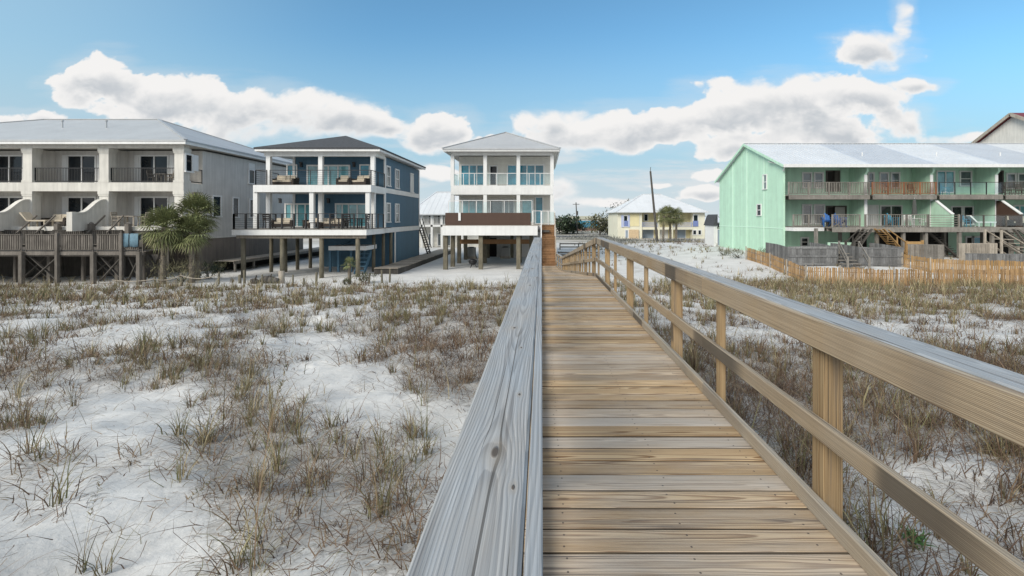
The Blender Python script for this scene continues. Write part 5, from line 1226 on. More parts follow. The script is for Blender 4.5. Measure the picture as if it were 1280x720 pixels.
def parasol():
    x, y = PX(1143, 38.8), 38.8; t = thing('umbrella', 'closed dark grey umbrella standing through the white table on the mint deck', 'umbrella', (x, y, zk))
    m = MB(); m.tube((x, y, zk), (x, y, zk+2.5), .025); m.build('pole', M['whiteplastic'], t)
    m = MB(); m.lathe(x, y, [(.07, zk+2.45), (.12, zk+2.2), (.17, zk+1.5), (.20, zk+1.1), (.10, zk+1.05)], 9); m.build('canopy', plain('dark_canvas', (.07, .075, .07), .9, .2, 9.), t)
    m = MB(); m.lathe(x, y, [(.22, zk), (.22, zk+.06), (.05, zk+.1)], 12); m.build('base', M['concrete'], t)
    tb = thing('table', 'round white table around the closed umbrella on the mint deck', 'table', (x, y, zk))
    m = MB(); m.lathe(x, y, [(.52, zk+.70), (.52, zk+.735)], 18); m.build('table_top', M['whiteplastic'], tb)
    for k in range(4):
        a = PI/4+k*PI/2; m = MB(); m.bar((x+.32*math.cos(a), y+.32*math.sin(a), zk+.70), (x+.42*math.cos(a), y+.42*math.sin(a), zk), .045, .045); m.build('leg', M['whiteplastic'], tb)
parasol()
lounger(M['whiteplastic'], 'white lounge chair on the mint deck behind the glass railing', PX(1229, 38.6), 38.6, zk, PI*.9)
dining_chair(M['tealchair'], 'teal chair at the door of the third mint unit', PX(1207, 39.0), 39.0, zk, .2)
sofa(1.8, 'dark wicker sofa on the mint deck at the right edge', PX(1272, 38.7), 38.7, zk, 0, None, hi=.8)
dining_chair(M['dark_wood'], 'dark chair on the fourth mint balcony beside the doorway', PX(1259, 40.5), 40.5, EZ+2.02, .4, 'dark chairs on the fourth mint balcony')
dining_chair(M['dark_wood'], 'dark chair on the fourth mint balcony at the right edge', PX(1275, 40.5), 40.5, EZ+2.02, -.4, 'dark chairs on the fourth mint balcony')
dining_chair(M['tealchair'], 'teal chair on the glass railed upper balcony of the mint row', PX(1181, 40.4), 40.4, EZ+2.02, .5)
dining_chair(M['pale_wood'], 'pale timber chair left end of the red railed balcony', PX(1108, 40.5), 40.5, EZ+2.02, .3)
dining_chair(M['wicker'], 'dark wicker chair right end of the red railed balcony', PX(1140, 40.5), 40.5, EZ+2.02, -.3)

# annexe at the back corner of the mint row
t = thing('shed', 'white shed with dark shingled top beside the back corner of the mint building', 'shed', (PX(893, 56), 56.5, G(21.6, 56)))
xa, xb = PX(888.5, 56), 21.6
m = MB(); m.box(xa, xb-.05, 55.0, 58, G(21, 56)-.4, PZ(282, 56)); m.build('wall', M['white'], t)
m = MB(); m.prism([(xa-.15, PZ(282, 56)+.02), (xb-.04, PZ(282, 56)+.02), (xb-.04, PZ(268, 56)), (xa+.25, PZ(270, 56))], 'y', 54.85, 58.1); m.build('roof', M['shingle'], t)
window(t, 'F', 55.0, xa+.45, xa+.95, G(21, 55)+.1, G(21, 55)+2.0, M['bluegrey'], name='door', sill=False)

# cream building behind the row
def cream_block():
    x0 = 53.0; yr = 50.2; zt = PZ(141, 50.2); s = .585
    t = thing('gable_building', 'tall cream gabled building with red metal roof rising behind the mint row', 'building', (62, 50, G(62, 50)))
    zz = lambda y: zt-.25-s*abs(y-yr)
    m = MB(); m.prism([(43.5, G(60, 44)-.5), (57, G(60, 57)-.5), (57, zz(57)), (yr, zz(yr)), (43.5, zz(43.5))], 'x', x0, 78); m.build('wall', M['cream'], t)
    m = MB(); m.slab([(x0-.5, 42.9, zt-s*7.3), (78.5, 42.9, zt-s*7.3), (78.5, yr, zt), (x0-.5, yr, zt)], .16); m.slab([(x0-.5, yr, zt), (78.5, yr, zt), (78.5, 57.6, zt-s*7.4), (x0-.5, 57.6, zt-s*7.4)], .16); m.build('roof', M['redroof'], t)
    m = MB(); m.bar((x0-.54, yr, zt-.16), (x0-.54, 57.6, zt-s*7.4-.16), .08, .34); m.bar((x0-.54, 42.9, zt-s*7.3-.16), (x0-.54, yr, zt-.16), .08, .34); m.build('bargeboard', M['pale_wood'], t)
cream_block()

# ---------------------------------------------------------------- fences on the right
def slat_fence(pts, h, lab, mt, sp=.105, w=.075, th=.02, lean=.018, post=2.4, jag=.03):
    p0 = pts[0]; t = thing('picket_fence', lab, 'fence', (p0[0], p0[1], G(*p0)))
    m = MB(); acc = 0; pp = MB(); wr = MB()
    for (a, b) in zip(pts[:-1], pts[1:]):
        A = Vector((a[0], a[1], 0)); B = Vector((b[0], b[1], 0)); L = (B-A).length; d = (B-A)/L; n = int(L/sp)
        for i in range(n):
            if random.random() < .012: continue
            c = A+d*(sp*(i+.5)); z = G(c.x, c.y); s = d*(w/2*random.uniform(.85, 1.1)); o = Vector((-d.y, d.x, 0))*(th/2)
            tp = Vector((random.uniform(-lean, lean), random.uniform(-lean, lean), h+random.uniform(-jag, jag)))
            b0 = Vector((c.x, c.y, z-.15)); b1 = Vector((c.x, c.y, z))+tp
            m.add([b0-s-o, b0+s-o, b0+s+o, b0-s+o, b1-s-o, b1+s-o, b1+s+o, b1-s+o], [(0, 3, 2, 1), (4, 5, 6, 7), (0, 1, 5, 4), (1, 2, 6, 5), (2, 3, 7, 6), (3, 0, 4, 7)])
        k = max(1, int(L/post))
        for i in range(k): c = A+d*(L*i/k); q = MB(); z = G(c.x, c.y); q.tube((c.x-.09*d.y*-1, c.y+.09*d.x, z-.4), (c.x+.09*d.y, c.y+.09*d.x, z+h+.12), .045); q.build('post', M['pale_wood'], t)
        for hh in (.25, .72): wr.bar((a[0], a[1]+.03, G(*a)+h*hh), (b[0], b[1]+.03, G(*b)+h*hh), .02, .04)
    m.build('slats', mt, t); wr.build('wire', M['grey_wood'], t)
front = [(17.2, 37.5), (16.9, 33), (16.5, 30), (16.4, 27.6), (17.6, 26.3), (20.5, 26.0), (24, 26.1), (30, 26.3), (37, 26.6), (44, 27)]
slat_fence(front, .98, 'tan slatted sand fence curving in front of the mint townhouses, nearest the dune grass', M['picket'])
slat_fence([(PX(1132, 33), 33.2), (27, 31.0), (34, 30.0), (46, 29.6)], .95, 'tan slatted fence running behind the nearest sand fence, right of the grey board fence', M['tan_wood'])
def board_fence(x0, x1, y0, yb, h, lab, gap=None):
    t = thing('board_fence', lab, 'fence', (x0, y0, G(x0, y0)))
    m = MB(); x = x0
    while x < x1: z = G(x, y0); m.box(x, x+.142, y0, y0+.025, z-.2, z+h+random.uniform(-.01, .01)); x += .15
    yy = y0+.03
    while yy < yb: z = G(x0, yy); m.box(x0, x0+.025, yy, yy+.142, z-.2, z+h); m.box(x1-.025, x1, yy, yy+.142, z-.2, z+h); yy += .15
    m.build('boards', M['slate_wood'], t)
    m = MB()
    for f in (.12, .52, .96): m.box(x0-.01, x1+.01, y0-.04, y0-.001, G(x0, y0)+h*f-.05, G(x1, y0)+h*f+.05)
    m.build('rail', M['slate_wood'], t)
M['slate_wood'] = wood_far('slate_timber', (.165, .165, .165), .3, .6)
board_fence(PX(985, 33.2), PX(1046, 33.2), 33.2, 36.5, 1.45, 'slate grey board fence below the mint deck, left of the beach steps')
board_fence(PX(1074, 33.2), PX(1128, 33.2), 33.2, 36.5, 1.42, 'slate grey board fence below the mint deck, right of the beach steps')
t = thing('garden_steps', 'grey timber steps with handrails between the two slate board fences', 'stairs', (PX(1059, 33), 33, G(20.5, 33)))
xa, xb = PX(1047, 33), PX(1073, 33)
for k in range(5):
    m = MB(); m.box(xa+.1, xb-.1, 32.2+.4*k, 32.65+.4*k, G(20.5, 33)+.22*k, G(20.5, 33)+.22*k+.06); m.build('tread', M['grey_wood'], t)
for xx in (xa, xb):
    m = MB(); z = G(20.5, 33); m.bar((xx, 31.9, z+.7), (xx+.9, 34.2, z+1.75), .06, .1); m.bar((xx, 31.9, z+.3), (xx+.9, 34.2, z+1.35), .05, .1); m.box(xx-.05, xx+.05, 31.85, 31.95, z-.3, z+.8); m.box(xx+.85, xx+.95, 34.15, 34.25, z-.3, z+1.85); m.build('handrail', M['grey_wood'], t)
def low_panel(pa, pb, d, h, lab, mt):
    a, b = PX(pa, d), PX(pb, d); t = thing('board_fence', lab, 'fence', (a, d, G(a, d)))
    m = MB(); x = a
    while x < b: z = G(x, d); m.box(x, x+.10, d, d+.02, z-.2, z+h); x += .125
    m.build('boards', mt, t)
    m = MB(); m.bar((a, d+.05, G(a, d)+h), (b, d+.05, G(b, d)+h), .06, .08); m.bar((a, d+.05, G(a, d)+h*.35), (b, d+.05, G(b, d)+h*.35), .05, .08); m.build('rail', mt, t)
low_panel(1135, 1180, 35.2, 1.35, 'greyish slatted fence panel under the mint deck, middle of the row', M['grey_wood'])
low_panel(1199, 1247, 34.8, 1.5, 'brown slatted fence panel under the mint deck before the teal door', M['pale_wood'])
low_panel(1207, 1290, 33.6, .85, 'low grey slatted panel before the brown one below the mint deck', M['slate_wood'])
# stair rails rising on the far right
t = thing('beach_stairs', 'pale grey timber stairs with handrails at the right edge before the mint deck', 'stairs', (PX(1262, 35.5), 35.5, G(37, 35)))
for k in range(6): m = MB(); xx = PX(1252, 35.5)+.45*k; m.box(xx, xx+.5, 35.0, 36.2, EZ-1.75-.30*k, EZ-1.69-.30*k); m.build('tread', M['pale_wood'], t)
for yy in (34.95, 36.25): m = MB(); a, b = PX(1251, 35), PX(1294, 35); m.bar((a, yy, EZ-1.0), (b, yy, EZ-2.6), .07, .13, (0, 1, 0)); m.bar((a, yy, EZ-1.9), (b, yy, EZ-3.6), .05, .25, (0, 1, 0)); m.box(a-.06, a+.06, yy-.06, yy+.06, G(37, 35)-.3, EZ-.95); m.box(b-.06, b+.06, yy-.06, yy+.06, G(37, 35)-.3, EZ-2.45); m.build('handrail', M['pale_wood'], t)

# ---------------------------------------------------------------- things on the sand by the left houses
def rope_posts():
    sp = [(227, 26.0, .80, .075), (273, 26.2, .70, .06), (306, 26.5, .78, .07), (327, 25.9, .62, .05), (366, 26.2, .60, .05), (395, 25.8, .78, .07), (437, 26.4, .72, .10), (461, 27.2, .62, .06), (478, 27.6, .80, .06), (487, 27.9, .85, .06), (379, 25.2, .5, .05), (300, 26.9, .5, .09), (193, 25.6, .6, .06)]
    labs = ['thick short post in the sand holding the rope near the palms', 'slim short post in the sand right of the dark green shrub', 'post in the sand just in front of the navy house corner pile', 'thin low post in the sand left of the dark driftwood log', 'thin low post right of the pale stub in the sand', 'post standing in the sand in front of the middle navy pile', 'stout stump post under the little palm', 'short post beside the low bush by the navy house', 'upright dark post left of its close twin near the boarded path', 'upright dark post right of its close twin nearest the boarded path', 'lowest thin reddish stake among the grass before the navy house', 'squat stump beside the navy house corner pile', 'leaning slim post holding the rope left of the palms']
    tops = []
    for (px, d, h, r), l in zip(sp, labs):
        x = PX(px, d); z = G(x, d); m = MB(); lx = random.uniform(-.05, .05)
        m.tube((x, d, z-.3), (x+lx, d, z+h), r, r*.92, 10); m.lathe(x+lx, d, [(r*.92, z+h-.01), (r*.6, z+h+.02)], 10)
        single('post', m, M['pile_wood'], l, 'post', (x, d, z), 'short posts in the sand before the navy house', True); tops.append(Vector((x+lx, d-.08, z+h-.12)))
    def rope(a, b, sag, lab):
        m = MB(); pts = [a.lerp(b, k/10)+Vector((0, 0, -sag*4*(k/10)*(1-k/10))) for k in range(11)]
        m.path(pts, [.022]*11, 6); single('rope', m, M['pale_wood'], lab, 'rope', tuple(a), None)
    rope(tops[12], tops[0], .15, 'pale rope strung between the two posts below the palms'); rope(tops[0], tops[1], .22, 'pale rope sagging from the thick post to the slim post by the green shrub')
    rope(Vector((PX(140, 25.5), 25.5, G(-24.4, 25.5)+.35)), tops[12], .1, 'pale rope running out of the grass to the leaning post')
rope_posts()
def log_(px, d, L, r, lab, ang):
    x = PX(px, d); z = G(x, d); m = MB(); pts = [(x+(u-.5)*L*math.cos(ang), d+(u-.5)*L*math.sin(ang), z+r*.8+.04*math.sin(u*5)) for u in (0, .2, .45, .7, 1)]
    m.path(pts, [r*.7, r, r*1.05, r*.9, r*.6], 10); m.tube(pts[2], (pts[2][0]+.2, pts[2][1]-.15, pts[2][2]+.35), .07, .04); single('driftwood_log', m, M['dark_wood'], lab, 'log', (x, d, z), None, True)
log_(338, 27.0, 1.0, .24, 'dark thick driftwood log lying on the sand before the navy house', .1)
log_(319, 26.6, .5, .16, 'small dark driftwood chunk on the sand left of the big log', .8)
m = MB(); x, d = PX(352, 27.2), 27.2; m.tube((x, d, G(x, d)-.2), (x, d, G(x, d)+.75), .17, .165, 12); single('post', m, M['pale_wood'], 'thick pale stub of a sawn pile right of the dark log', 'post', (x, d, G(x, d)), None, True)

def leaf_cloud(n, c, rad, L, W, mt, name, par=None, drop=.3, flat=1.):
    """small leaves spread through a crown volume, clumped"""
    k = max(3, n//22); cl = rng.normal(0, .55, (k, 3)); cl /= np.maximum(1, np.linalg.norm(cl, axis=1))[:, None]
    p = cl[rng.integers(0, k, n)]+rng.normal(0, .20, (n, 3)); p = p*np.array(rad)+np.array(c)
    S = [blades(p, rng.uniform(0, 2*PI, n), L*rng.uniform(.6, 1.3, n), rng.uniform(.3, 2.2, n), rng.uniform(-.3, .9, n), W*rng.uniform(.6, 1.3, n), rng.uniform(0, 1, n), 3)]
    base = WL.get(par.name, Vector((0, 0, 0))) if par else Vector((0, 0, 0))
    S[0] = (S[0][0]-np.array(base), S[0][1], S[0][2])
    o = bpy.data.objects.new(name, mesh_np(name, S, mt)); COL.objects.link(o)
    if par: o.parent = par; WL[o.name] = base
    return o
M['leaf_dark'] = plain('leaf_dark', (.035, .055, .025), .6, .3, 2., island=.45)
M['leaf_olive'] = plain('leaf_olive', (.10, .10, .05), .7, .3, 2., island=.45)
M['leaf_grey'] = plain('leaf_grey', (.17, .175, .16), .8, .3, 2., island=.4)
M['palm_green'] = plain('palm_green', (.155, .17, .07), .85, .3, 3., island=.4)
M['palm_dead'] = plain('palm_dead', (.28, .26, .15), .8, .25, 3., island=.35)
def bush(px, d, w, h, n, mt, lab, L=.22, W=.05):
    x = PX(px, d); z = G(x, d); t = thing('shrub', lab, 'shrub', (x, d, z-.02))
    leaf_cloud(n, (x, d, z+h*.5), (w*.5, w*.4, h*.5), L, W, mt, 'foliage', t)
    m = MB()
    for k in range(5): a = random.uniform(0, 6.28); m.tube((x, d, z-.1), (x+w*.3*math.cos(a), d+w*.3*math.sin(a), z+h*.7), .03, .01, 6)
    m.build('stem', M['dark_wood'], t)
bush(262, 29.5, 1.5, .95, 420, M['leaf_dark'], 'dark green shrub on the sand right of the palms')
bush(270, 33.0, 1.8, .8, 300, M['leaf_olive'], 'low olive shrub against the condominium base behind the palms')
bush(228, 27.6, 3.4, 1.4, 900, M['palm_dead'], 'straw coloured dry grassy shrub at the foot of the palms', .5, .02)
bush(455, 27.6, 1.3, .6, 320, M['leaf_olive'], 'low olive bush on the sand at the front of the navy house')
bush(432, 26.0, .6, .4, 140, M['leaf_olive'], 'small ragged bush at the stout stump post', .2, .04)
bush(905, 42., 1.6, .6, 260, M['leaf_olive'], 'small weedy shrub at the foot of the mint gable wall', .3, .03)
bush(925, 39., 2.4, .7, 330, M['leaf_olive'], 'wide weedy shrub on the sand before the mint gable wall', .3, .03)
bush(960, 41., 2.0, .6, 280, M['leaf_olive'], 'weedy shrub between the sand fence and the mint gable wall', .3, .03)

def fan_palm(x, y, zc, h, lab, nf=34, R=1.15, dead=18, lean=0., tr=.15, group=None, cat='palm tree'):
    z0 = G(x, y); t = thing('palm_tree', lab, cat, (x, y, z0-.05), group); bx = Vector((x, y, z0-.05))
    m = MB(); pts = [Vector((x+lean*u*u, y, z0-.2+(zc-z0+.2)*u)) for u in (0, .25, .5, .75, 1)]; m.path(pts, [tr*1.15, tr, tr*.95, tr*.95, tr*1.05], 10)
    for k in range(int((zc-z0)/.12)):
        u = k*.12/(zc-z0); a = random.uniform(0, 6.28); c = Vector((x+lean*u*u, y, z0+(zc-z0)*u)); o = Vector((math.cos(a), math.sin(a), 0)); m.bar(c+o*tr*.8, c+o*(tr*1.25)+Vector((0, 0, .16)), .09, .03)
    m.build('trunk', M['trunk'], t)
    top = pts[-1]
    def fronds(n, e0, e1, RR, name, mt, droop):
        S = MB()
        for i in range(n):
            az = 2.399*i+random.uniform(-.3, .3); el = e0+(e1-e0)*((i+.5)/n)+random.uniform(-.12, .12)
            d = Vector((math.cos(az)*math.cos(el), math.sin(az)*math.cos(el), math.sin(el))); pl = RR*random.uniform(.45, .65)
            hub = top+d*pl+Vector((0, 0, -droop*.18)); S.bar(top, hub, .03, .02)
            side = d.cross(Vector((0, 0, 1))); side = side.normalized() if side.length > .05 else Vector((1, 0, 0)); upv = side.cross(d).normalized()
            nl = 15; LL = RR*random.uniform(.62, .85)
            for q in range(nl):
                f = (q/(nl-1)-.5)*2; a = f*1.75; dd = (d*math.cos(a)+side*math.sin(a)+upv*(.18-.25*abs(f))).normalized(); l = LL*(1-.30*abs(f))
                e1_ = hub+dd*l*.6; e2_ = hub+dd*l+Vector((0, 0, -(.25+droop)*l*random.uniform(.5, 1.1))); w = (side*math.cos(a)-d*math.sin(a)).normalized()*(.036*LL)
                S.add([hub, e1_-w, e1_+w, e2_], [(0, 1, 2), (1, 3, 2)])
        return S.build(name, mt, t)
    fronds(nf, 1.4, -.95, R, 'crown', M['palm_green'], .06)
    if dead: fronds(dead, -.55, -1.3, R*.8, 'dead_fronds', M['palm_dead'], .45)
    return t
fan_palm(PX(204, 26.9), 26.9, PZ(284, 26.9), 0, 'lower fan palm with tan dead skirt at the end of the raised deck', 58, 1.25, 14, .1)
fan_palm(PX(247, 28.4), 28.4, PZ(268, 28.4), 0, 'taller fan palm with tan dead skirt before the condominium corner', 60, 1.3, 16, -.1)
fan_palm(PX(240, 27.4), 27.4, PZ(290, 27.4), 0, 'small fan palm filling the gap between the two big palms', 40, 1.15, 10, .0)
fan_palm(PX(437, 26.4), 26.38, PZ(329, 26.4), 0, 'tiny palm sprouting beside the stout stump post before the navy house', 18, .42, 0, 0, .08)
# boarded path beside the navy house, and the walk along the condominium
def path_walk(x0, x1, y0, y1, h, lab, mt, side):
    t = thing('boarded_path', lab, 'path', ((x0+x1)/2, y0, G(x0, y0)))
    m = MB(); yy = y0
    while yy < y1: z = G((x0+x1)/2, yy)+h; m.box(x0, x1, yy, yy+.19, z-.05, z+random.uniform(-.006, .006)); yy += .2
    m.build('boards', mt, t)
    m = MB(); n = int((y1-y0)/1.5)
    for i in range(n):
        a = y0+(y1-y0)*i/n; b = y0+(y1-y0)*(i+1)/n-.01
        for xx in (x0+.03, x1-.03): m.bar((xx, a, G(xx, a)+h*.42), (xx, b, G(xx, b)+h*.42), .05, h*.95)
    z = G(x0, y0); m.box(x0+.06, x1-.06, y0, y0+.05, z-.1, z+h-.06); m.build('edge_boards', side, t)
path_walk(-12.05, -10.35, 32.2, 53, .42, 'pale boarded path with dark timber edge along the right of the navy house', M['pale_wood'], M['dark_wood'])
def walkway():
    t = thing('side_walkway', 'low grey timber walkway on short posts along the condominium side wall', 'walkway', (-23.6, 34, G(-23.6, 34)))
    m = MB(); yy = 33.5; H = .85
    while yy < 52: m.box(-24.6, -23.0, yy, yy+.14, EZ-4.1+H-.04, EZ-4.1+H); yy += .15
    m.build('boards', M['pale_wood'], t)
    m = MB(); m.box(-23.05, -23.0, 33.5, 52, EZ-4.1+H-.24, EZ-4.1+H-.042); m.build('beam', M['grey_wood'], t)
    m = MB(); m.box(-24.5, -24.4, 33.5, 52, EZ-4.4, EZ-4.1+H-.045); m.build('underside_shade', M['dark'], t)  # dark sheet standing in for the shade beneath the walkway
    for k in range(9): m = MB(); yy = 33.7+2.2*k; m.box(-23.12, -23.0, yy-.06, yy+.06, G(-23, yy)-.4, EZ-4.1+H-.245); m.build('post', M['grey_wood'], t)
walkway()

# ---------------------------------------------------------------- beyond the houses
def pole(px, d, ptop, pxtop, r, lab, arm=False):
    x = PX(px, d); z = G(x, d); xt = PX(pxtop, d); zt = PZ(ptop, d); t = thing('utility_pole', lab, 'utility pole', (x, d, z))
    m = MB(); m.tube((x, d, z-.6), (xt, d, zt), r, r*.65, 10); m.build('shaft', M['dark_wood'], t)
    m = MB()
    if arm: m.bar((xt-.9, d-.15, zt-.5), (xt+.9, d-.15, zt-.5), .1, .14); m.tube((xt+.28, d-.2, zt-3.4), (xt+.28, d-.2, zt-2.3), .28)
    else: m.tube((xt, d, zt), (xt+.05, d, zt+.7), .05)
    m.build('crossarm' if arm else 'cap', M['dark_wood'], t)
pole(822, 76, 214, 813, .23, 'tall leaning timber utility pole on the sand before the yellow house')
pole(722, 120, 253, 720, .2, 'thin distant utility pole left of the yellow house', True)
def yellow():
    d = 92.; X = lambda p: PX(p, d); Z = lambda p: PZ(p, d); g = G(25, d)
    t = thing('duplex_house', 'pale yellow two storey duplex with blue doors and broad white hip roof', 'house', (X(825), d+6, g))
    zE = Z(266); zm = Z(284)
    m = MB(); m.box(X(772), X(801), d, d+13, g-.4, zE); m.build('wall', M['paleyellow'], t)
    m = MB(); m.box(X(866), X(881), d, d+13, g-.4, zE); m.build('wall', M['paleyellow'], t)
    m = MB(); m.box(X(801), X(866), d+1.8, d+13, g-.4, zE); m.build('wall', M['yellow'], t)
    m = MB(); m.box(X(801)+.01, X(866)-.01, d+.1, d+1.79, zm-.5, zm); m.box(X(801), X(802.5), d-.05, d+.35, g, zE); m.box(X(840), X(841.5), d+.05, d+.35, g, zE); m.box(X(823), X(824.5), d+.05, d+.35, g, zE); m.build('balcony_slab', M['paleyellow'], t)
    m = MB(); m.box(X(787), X(799), d-.06, d-.001, zm+.2, zE-.2); m.build('yellow_panel', M['yellow'], t)
    for (a, b, ya, yb, gl) in ((780, 784, 270, 283, M['glass']), (867, 872, 269, 282, M['glass']), (866.5, 870, 288, 293, M['glass']), (873, 876, 288, 293, M['glass']), (782, 785, 288, 297, M['bluegrey'])):
        window(t, 'F', d, X(a), X(b), Z(yb), Z(ya), gl, t=.16)
    pbp = plain('pale_blue_paint', (.42, .47, .66), .6, .05)
    for a, b, za, zb, mt in ((780, 785, 283, 276, M['bluepaint']), (866, 872.5, 283, 276, M['bluepaint']), (776.5, 779.3, 284, 269, pbp), (785, 787, 284, 269, pbp)): m = MB(); m.box(X(a), X(b), d-.14, d-.02, Z(za), Z(zb)); m.build('shutter', mt, t)
    for (a, b, ya, yb, gl) in ((808, 812, 268, 276, M['glass']), (806, 819, 287, 299, M['bluegrey']), (848, 852, 269, 281, M['glass']), (850, 860, 287, 298, M['bluegrey']), (826, 837, 287, 298, M['whiteplastic'])):
        window(t, 'F', d+1.8, X(a), X(b), max(g, Z(yb)), Z(ya), gl, t=.16, sill=False)
    m = MB(); picket_rail(m, (X(803), d+.2, zm), (X(822), d+.2, zm), 1.0, .2, .08, 3); picket_rail(m, (X(842), d+.2, zm), (X(865), d+.2, zm), 1.0, .2, .08, 3); m.build('railing', plain('lilac_rail', (.36, .40, .55), .6, .1), t)
    m = MB(); m.box(X(786), X(798), d-.3, d-.0, g, Z(287)); m.build('garage_door', plain('peach_paint', (.55, .42, .27), .7, .1), t)
    hip_roof(t, X(769), X(884), d-.9, d+14, zE+.15, X(812), X(836), d+6.5, Z(246)+.9, M['white_roof'], True, pitch=.9)
yellow()
fan_palm(PX(829, 84), 84., PZ(270, 84), 0, 'palm before the yellow duplex, leftmost of its three', 26, 1.9, 10, .2, .2, 'palms by the yellow duplex')
fan_palm(PX(838, 85), 85., PZ(269, 85), 0, 'palm before the yellow duplex, middle of its three', 26, 1.9, 10, -.2, .2, 'palms by the yellow duplex')
fan_palm(PX(846, 84), 84.5, PZ(271, 84), 0, 'palm before the yellow duplex, rightmost of its three', 26, 1.7, 10, .2, .2, 'palms by the yellow duplex')
def tree(px, d, w, py0, py1, n, lab, mt):
    x = PX(px, d); z = G(x, d); z0 = PZ(py1, d); z1 = PZ(py0, d); t = thing('tree', lab, 'tree', (x, d, z-.05), 'distant trees across the road')
    leaf_cloud(n, (x, d, (z0+z1)/2), (w/2, w/2, (z1-z0)/2), .6*w/6, .42*w/6, mt, 'crown', t)
    m = MB(); m.tube((x, d, z-.3), (x, d, (z0+z1)/2), .04*w, .02*w, 8)
    for k in range(6): a = random.uniform(0, 6.28); m.tube((x, d, z0+(z1-z0)*.15), (x+w*.33*math.cos(a), d+w*.33*math.sin(a), z0+(z1-z0)*random.uniform(.5, .85)), .016*w, .006*w, 6)
    m.build('trunk', M['dark_wood'], t)
tree(777, 108, 6, 254, 288, 900, 'dark grey tree leaning out behind the left end of the yellow duplex', M['leaf_grey'])
tree(750, 112, 6, 270, 290, 900, 'round olive tree between the long teal building and the yellow duplex', M['leaf_olive'])
tree(762, 118, 6, 275, 292, 700, 'low olive tree touching the left end of the yellow duplex', M['leaf_olive'])
tree(709, 120, 7, 270, 290, 900, 'dark round tree left of the distant utility pole', M['leaf_dark'])
tree(717, 124, 7, 274, 292, 800, 'dark green tree touching the distant utility pole', M['leaf_dark'])
tree(699, 118, 5, 272, 292, 800, 'dark tree partly behind the white handrail of the house stairs', M['leaf_dark'])
tree(886, 130, 6, 281, 293, 500, 'small dark tree in the gap left of the mint building', M['leaf_dark'])
def far_block(pa, pb, d, dep, py0, py1, lab, wall, roof, pe=None, ph=2.2):
    a, b = PX(pa, d), PX(pb, d); g = G(a, d); zt = PZ(py0, d); ze = PZ(py1, d); t = thing('far_building', lab, 'building', ((a+b)/2, d+dep/2, g))
    m = MB(); m.box(a, b, d, d+dep, g-.5, ze); m.build('wall', wall, t)
    m = MB(); m.prism([(d-.5, ze), (d+dep+.5, ze), (d+dep*.5, zt)], 'x', a-.6, b+.6); m.build('roof', roof, t)
    n = max(2, int((b-a)/4))
    for i in range(n):
        c = a+(b-a)*(i+.5)/n; window(t, 'F', d, c-.6, c+.6, g+1.0, min(g+2.6, ze-.3), M['glass'], t=.15)
    return t
far_block(721, 748, 150, 16, 276, 284, 'long low distant building with teal roof and brown wall', plain('brown_wall', (.16, .10, .08), .9, .15), plain('teal_roof', (.04, .19, .27), .5, .08))
far_block(714, 752, 210, 24, 270, 274, 'pale long distant building behind the teal roofed one', M['cream'], plain('tan_roof', (.40, .38, .28), .8, .1))
far_block(880, 905, 160, 14, 271, 278, 'pale green distant building in the gap left of the mint row', plain('sage_wall', (.30, .36, .28), .8, .1), M['white_roof'])
far_block(694, 712, 135, 10, 280, 284, 'small pale distant building behind the dark trees', M['greige'], M['white_roof'])
# white house behind the gap
def back_house():
    d = 62.; X = lambda p: PX(p, d); Z = lambda p: PZ(p, d); g = G(X(540), d)
    t = thing('porch_house', 'white house with two porch storeys seen in the gap behind the navy house', 'house', (X(548), d+5, g))
    m = MB(); m.box(X(512), X(600), d+1.8, d+11, g-.4, Z(268)); m.build('wall', M['greige'], t)
    m = MB(); m.box(X(512), X(600), d, d+1.79, Z(283.5), Z(281)); m.box(X(512), X(600), d, d+.25, Z(269.5), Z(267.5)); m.build('porch_slab', M['white'], t)
    for p in (515, 527, 539.5, 552, 564, 577): m = MB(); m.box(X(p)-.14, X(p)+.14, d, d+.28, g-.2, Z(269.5)); m.build('column', M['white'], t)
    m = MB(); picket_rail(m, (X(512), d+.1, Z(281)), (X(600), d+.1, Z(281)), 1.0, .18, .05, 3); m.build('railing', M['white'], t)
    for p in (532, 544, 556): window(t, 'F', d+1.8, X(p), X(p+5), Z(281)+.1, Z(281)+1.1+.9, M['glass'], t=.13, mull=(.5,)); window(t, 'F', d+1.8, X(p), X(p+5), g+.2, g+1.8, M['greyglass'], t=.13)
    hip_roof(t, X(510), X(602), d-.7, d+12, Z(267.4), X(534), X(578), d+5.5, Z(247)+1.1, M['white_roof'], True, pitch=.7)
    m = MB(); m.prism([(X(536), Z(255)), (X(560), Z(255)), (X(560), Z(246)), (X(540), Z(248))], 'y', d+9, d+12.5); m.build('dormer', M['bluegrey'], t)
    t2 = thing('back_stairs', 'dark timber stair flight leaning at the back corner of the navy house', 'stairs', (-12.2, 46.2, G(-12, 46)))
    m = MB(); zb = G(-12, 46); a, b = PX(526, 46), PX(538, 46)
    for yy in (45.4, 46.5): m.bar((a, yy, EZ-1.0), (b, yy, zb), .06, .3, (0, 1, 0)); m.bar((a, yy, EZ-.1), (b, yy, zb+.95), .05, .1, (0, 1, 0))
    for k in range(13): u = (k+.5)/13; xx = a+(b-a)*u; m.box(xx-.13, xx+.13, 45.43, 46.47, EZ-1.0+(zb-EZ+1.0)*u, EZ-.95+(zb-EZ+1.0)*u)
    m.build('flight', M['dark_wood'], t2); m = MB(); m.box(a-1.2, a, 45.2, 46.7, EZ-1.08, EZ-1.0); m.box(a-.12, a, 45.3, 45.42, zb-.3, EZ-1.08); m.build('platform', M['dark_wood'], t2)
back_house()
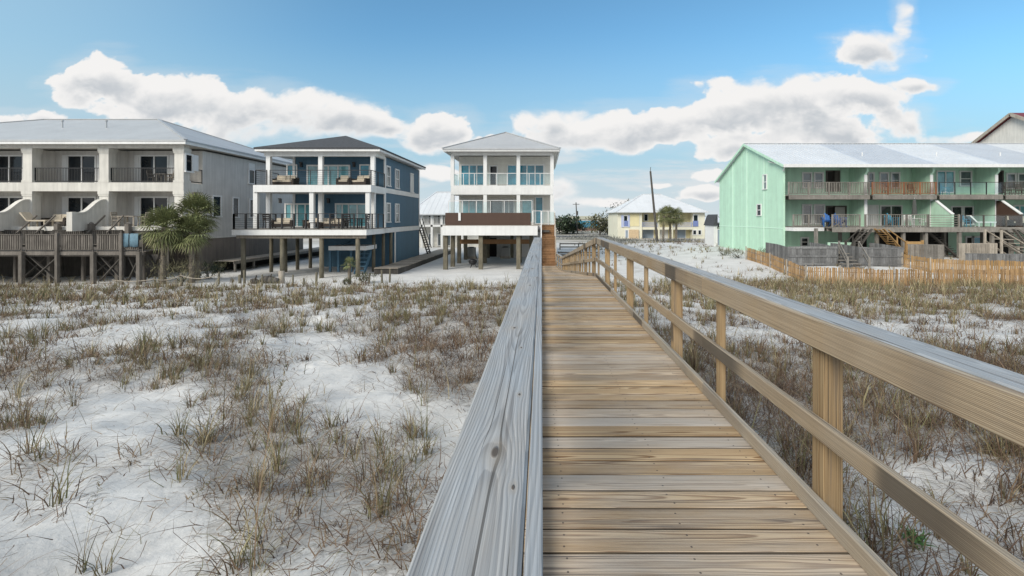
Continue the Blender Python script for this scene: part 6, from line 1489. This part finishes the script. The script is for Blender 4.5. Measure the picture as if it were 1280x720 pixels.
# low rail fences on the sand behind the stairs
def beam_fence(pa, pb, d, h, lab):
    a, b = PX(pa, d), PX(pb, d); t = thing('rail_fence', lab, 'fence', (a, d, G(a, d)))
    for hh in (h, h*.45): m = MB(); m.bar((a, d, G(a, d)+hh), (b, d, G(b, d)+hh), .08, .16); m.build('rail', M['grey_wood'], t)
    n = max(3, int((b-a)/2.2))
    for i in range(n+1): x = a+(b-a)*i/n; m = MB(); m.box(x-.07, x+.07, d+.05, d+.19, G(x, d)-.3, G(x, d)+h+.1); m.build('post', M['grey_wood'], t)
beam_fence(700, 770, 58, .75, 'low grey post and rail fence on the sand beyond the boardwalk foot')
beam_fence(698, 748, 47, .45, 'knee high timber rail on the sand between the boardwalk foot and the farther fence')
def mound(px, d, w, dep, h, lab):
    x = PX(px, d); t = thing('brush_patch', lab, 'shrub', (x, d, G(x, d)))
    leaf_cloud(int(w*60), (x, d+dep/2, G(x, d)+h*.4), (w/2, dep/2, h*.5), .5, .12, M['leaf_grey'], 'foliage', t)
mound(775, 72, 9, 3, .8, 'low dark brush patch on the sand left of the leaning pole'); mound(850, 74, 14, 2, .45, 'long low weedy patch on the sand right of the leaning pole'); mound(733, 88, 14, 3, .8, 'dark scrubby patch along the road left of the yellow duplex')

# road across the back of the plots
m = MB(); n = 60
for i in range(n):
    x0 = -160+340*i/n; x1 = -160+340*(i+1)/n
    m.add([(x0, 100, G(x0, 100)+.06), (x1, 100, G(x1, 100)+.06), (x1, 107, G(x1, 107)+.06), (x0, 107, G(x0, 107)+.06)], [(0, 1, 2, 3)])
o = m.build('road', plain('asphalt', (.09, .09, .092), .9, .15, 1.)); props(o, kind='structure')
m = MB()
for i in range(n):
    x0 = -160+340*i/n; x1 = -160+340*(i+1)/n
    for yy in (100.35, 106.5): m.add([(x0, yy, G(x0, yy)+.085), (x1, yy, G(x1, yy)+.085), (x1, yy+.14, G(x1, yy)+.085), (x0, yy+.14, G(x0, yy)+.085)], [(0, 1, 2, 3)])
o = m.build('road_marking', M['white']); props(o, kind='structure')
# the far tree line on the horizon
n = 9000; x = rng.uniform(-500, 650, n); y = rng.uniform(300, 345, n); hh = 2.0+3.2*fbm(x*.02, x*0, 61, 4)
p = np.stack([x, y, gz(x, y)+hh*rng.uniform(0, 1, n)], 1)
S = [blades(p, rng.uniform(0, 2*PI, n), rng.uniform(1.2, 2.6, n), rng.uniform(.2, 1.9, n), rng.uniform(-.3, .9, n), rng.uniform(.7, 1.5, n), rng.uniform(0, 1, n), 3)]
o = bpy.data.objects.new('far_woods', mesh_np('far_woods', S, M['leaf_olive'])); COL.objects.link(o); props(o, 'far low dark belt of scrub woods along the horizon', 'woods', kind='stuff')
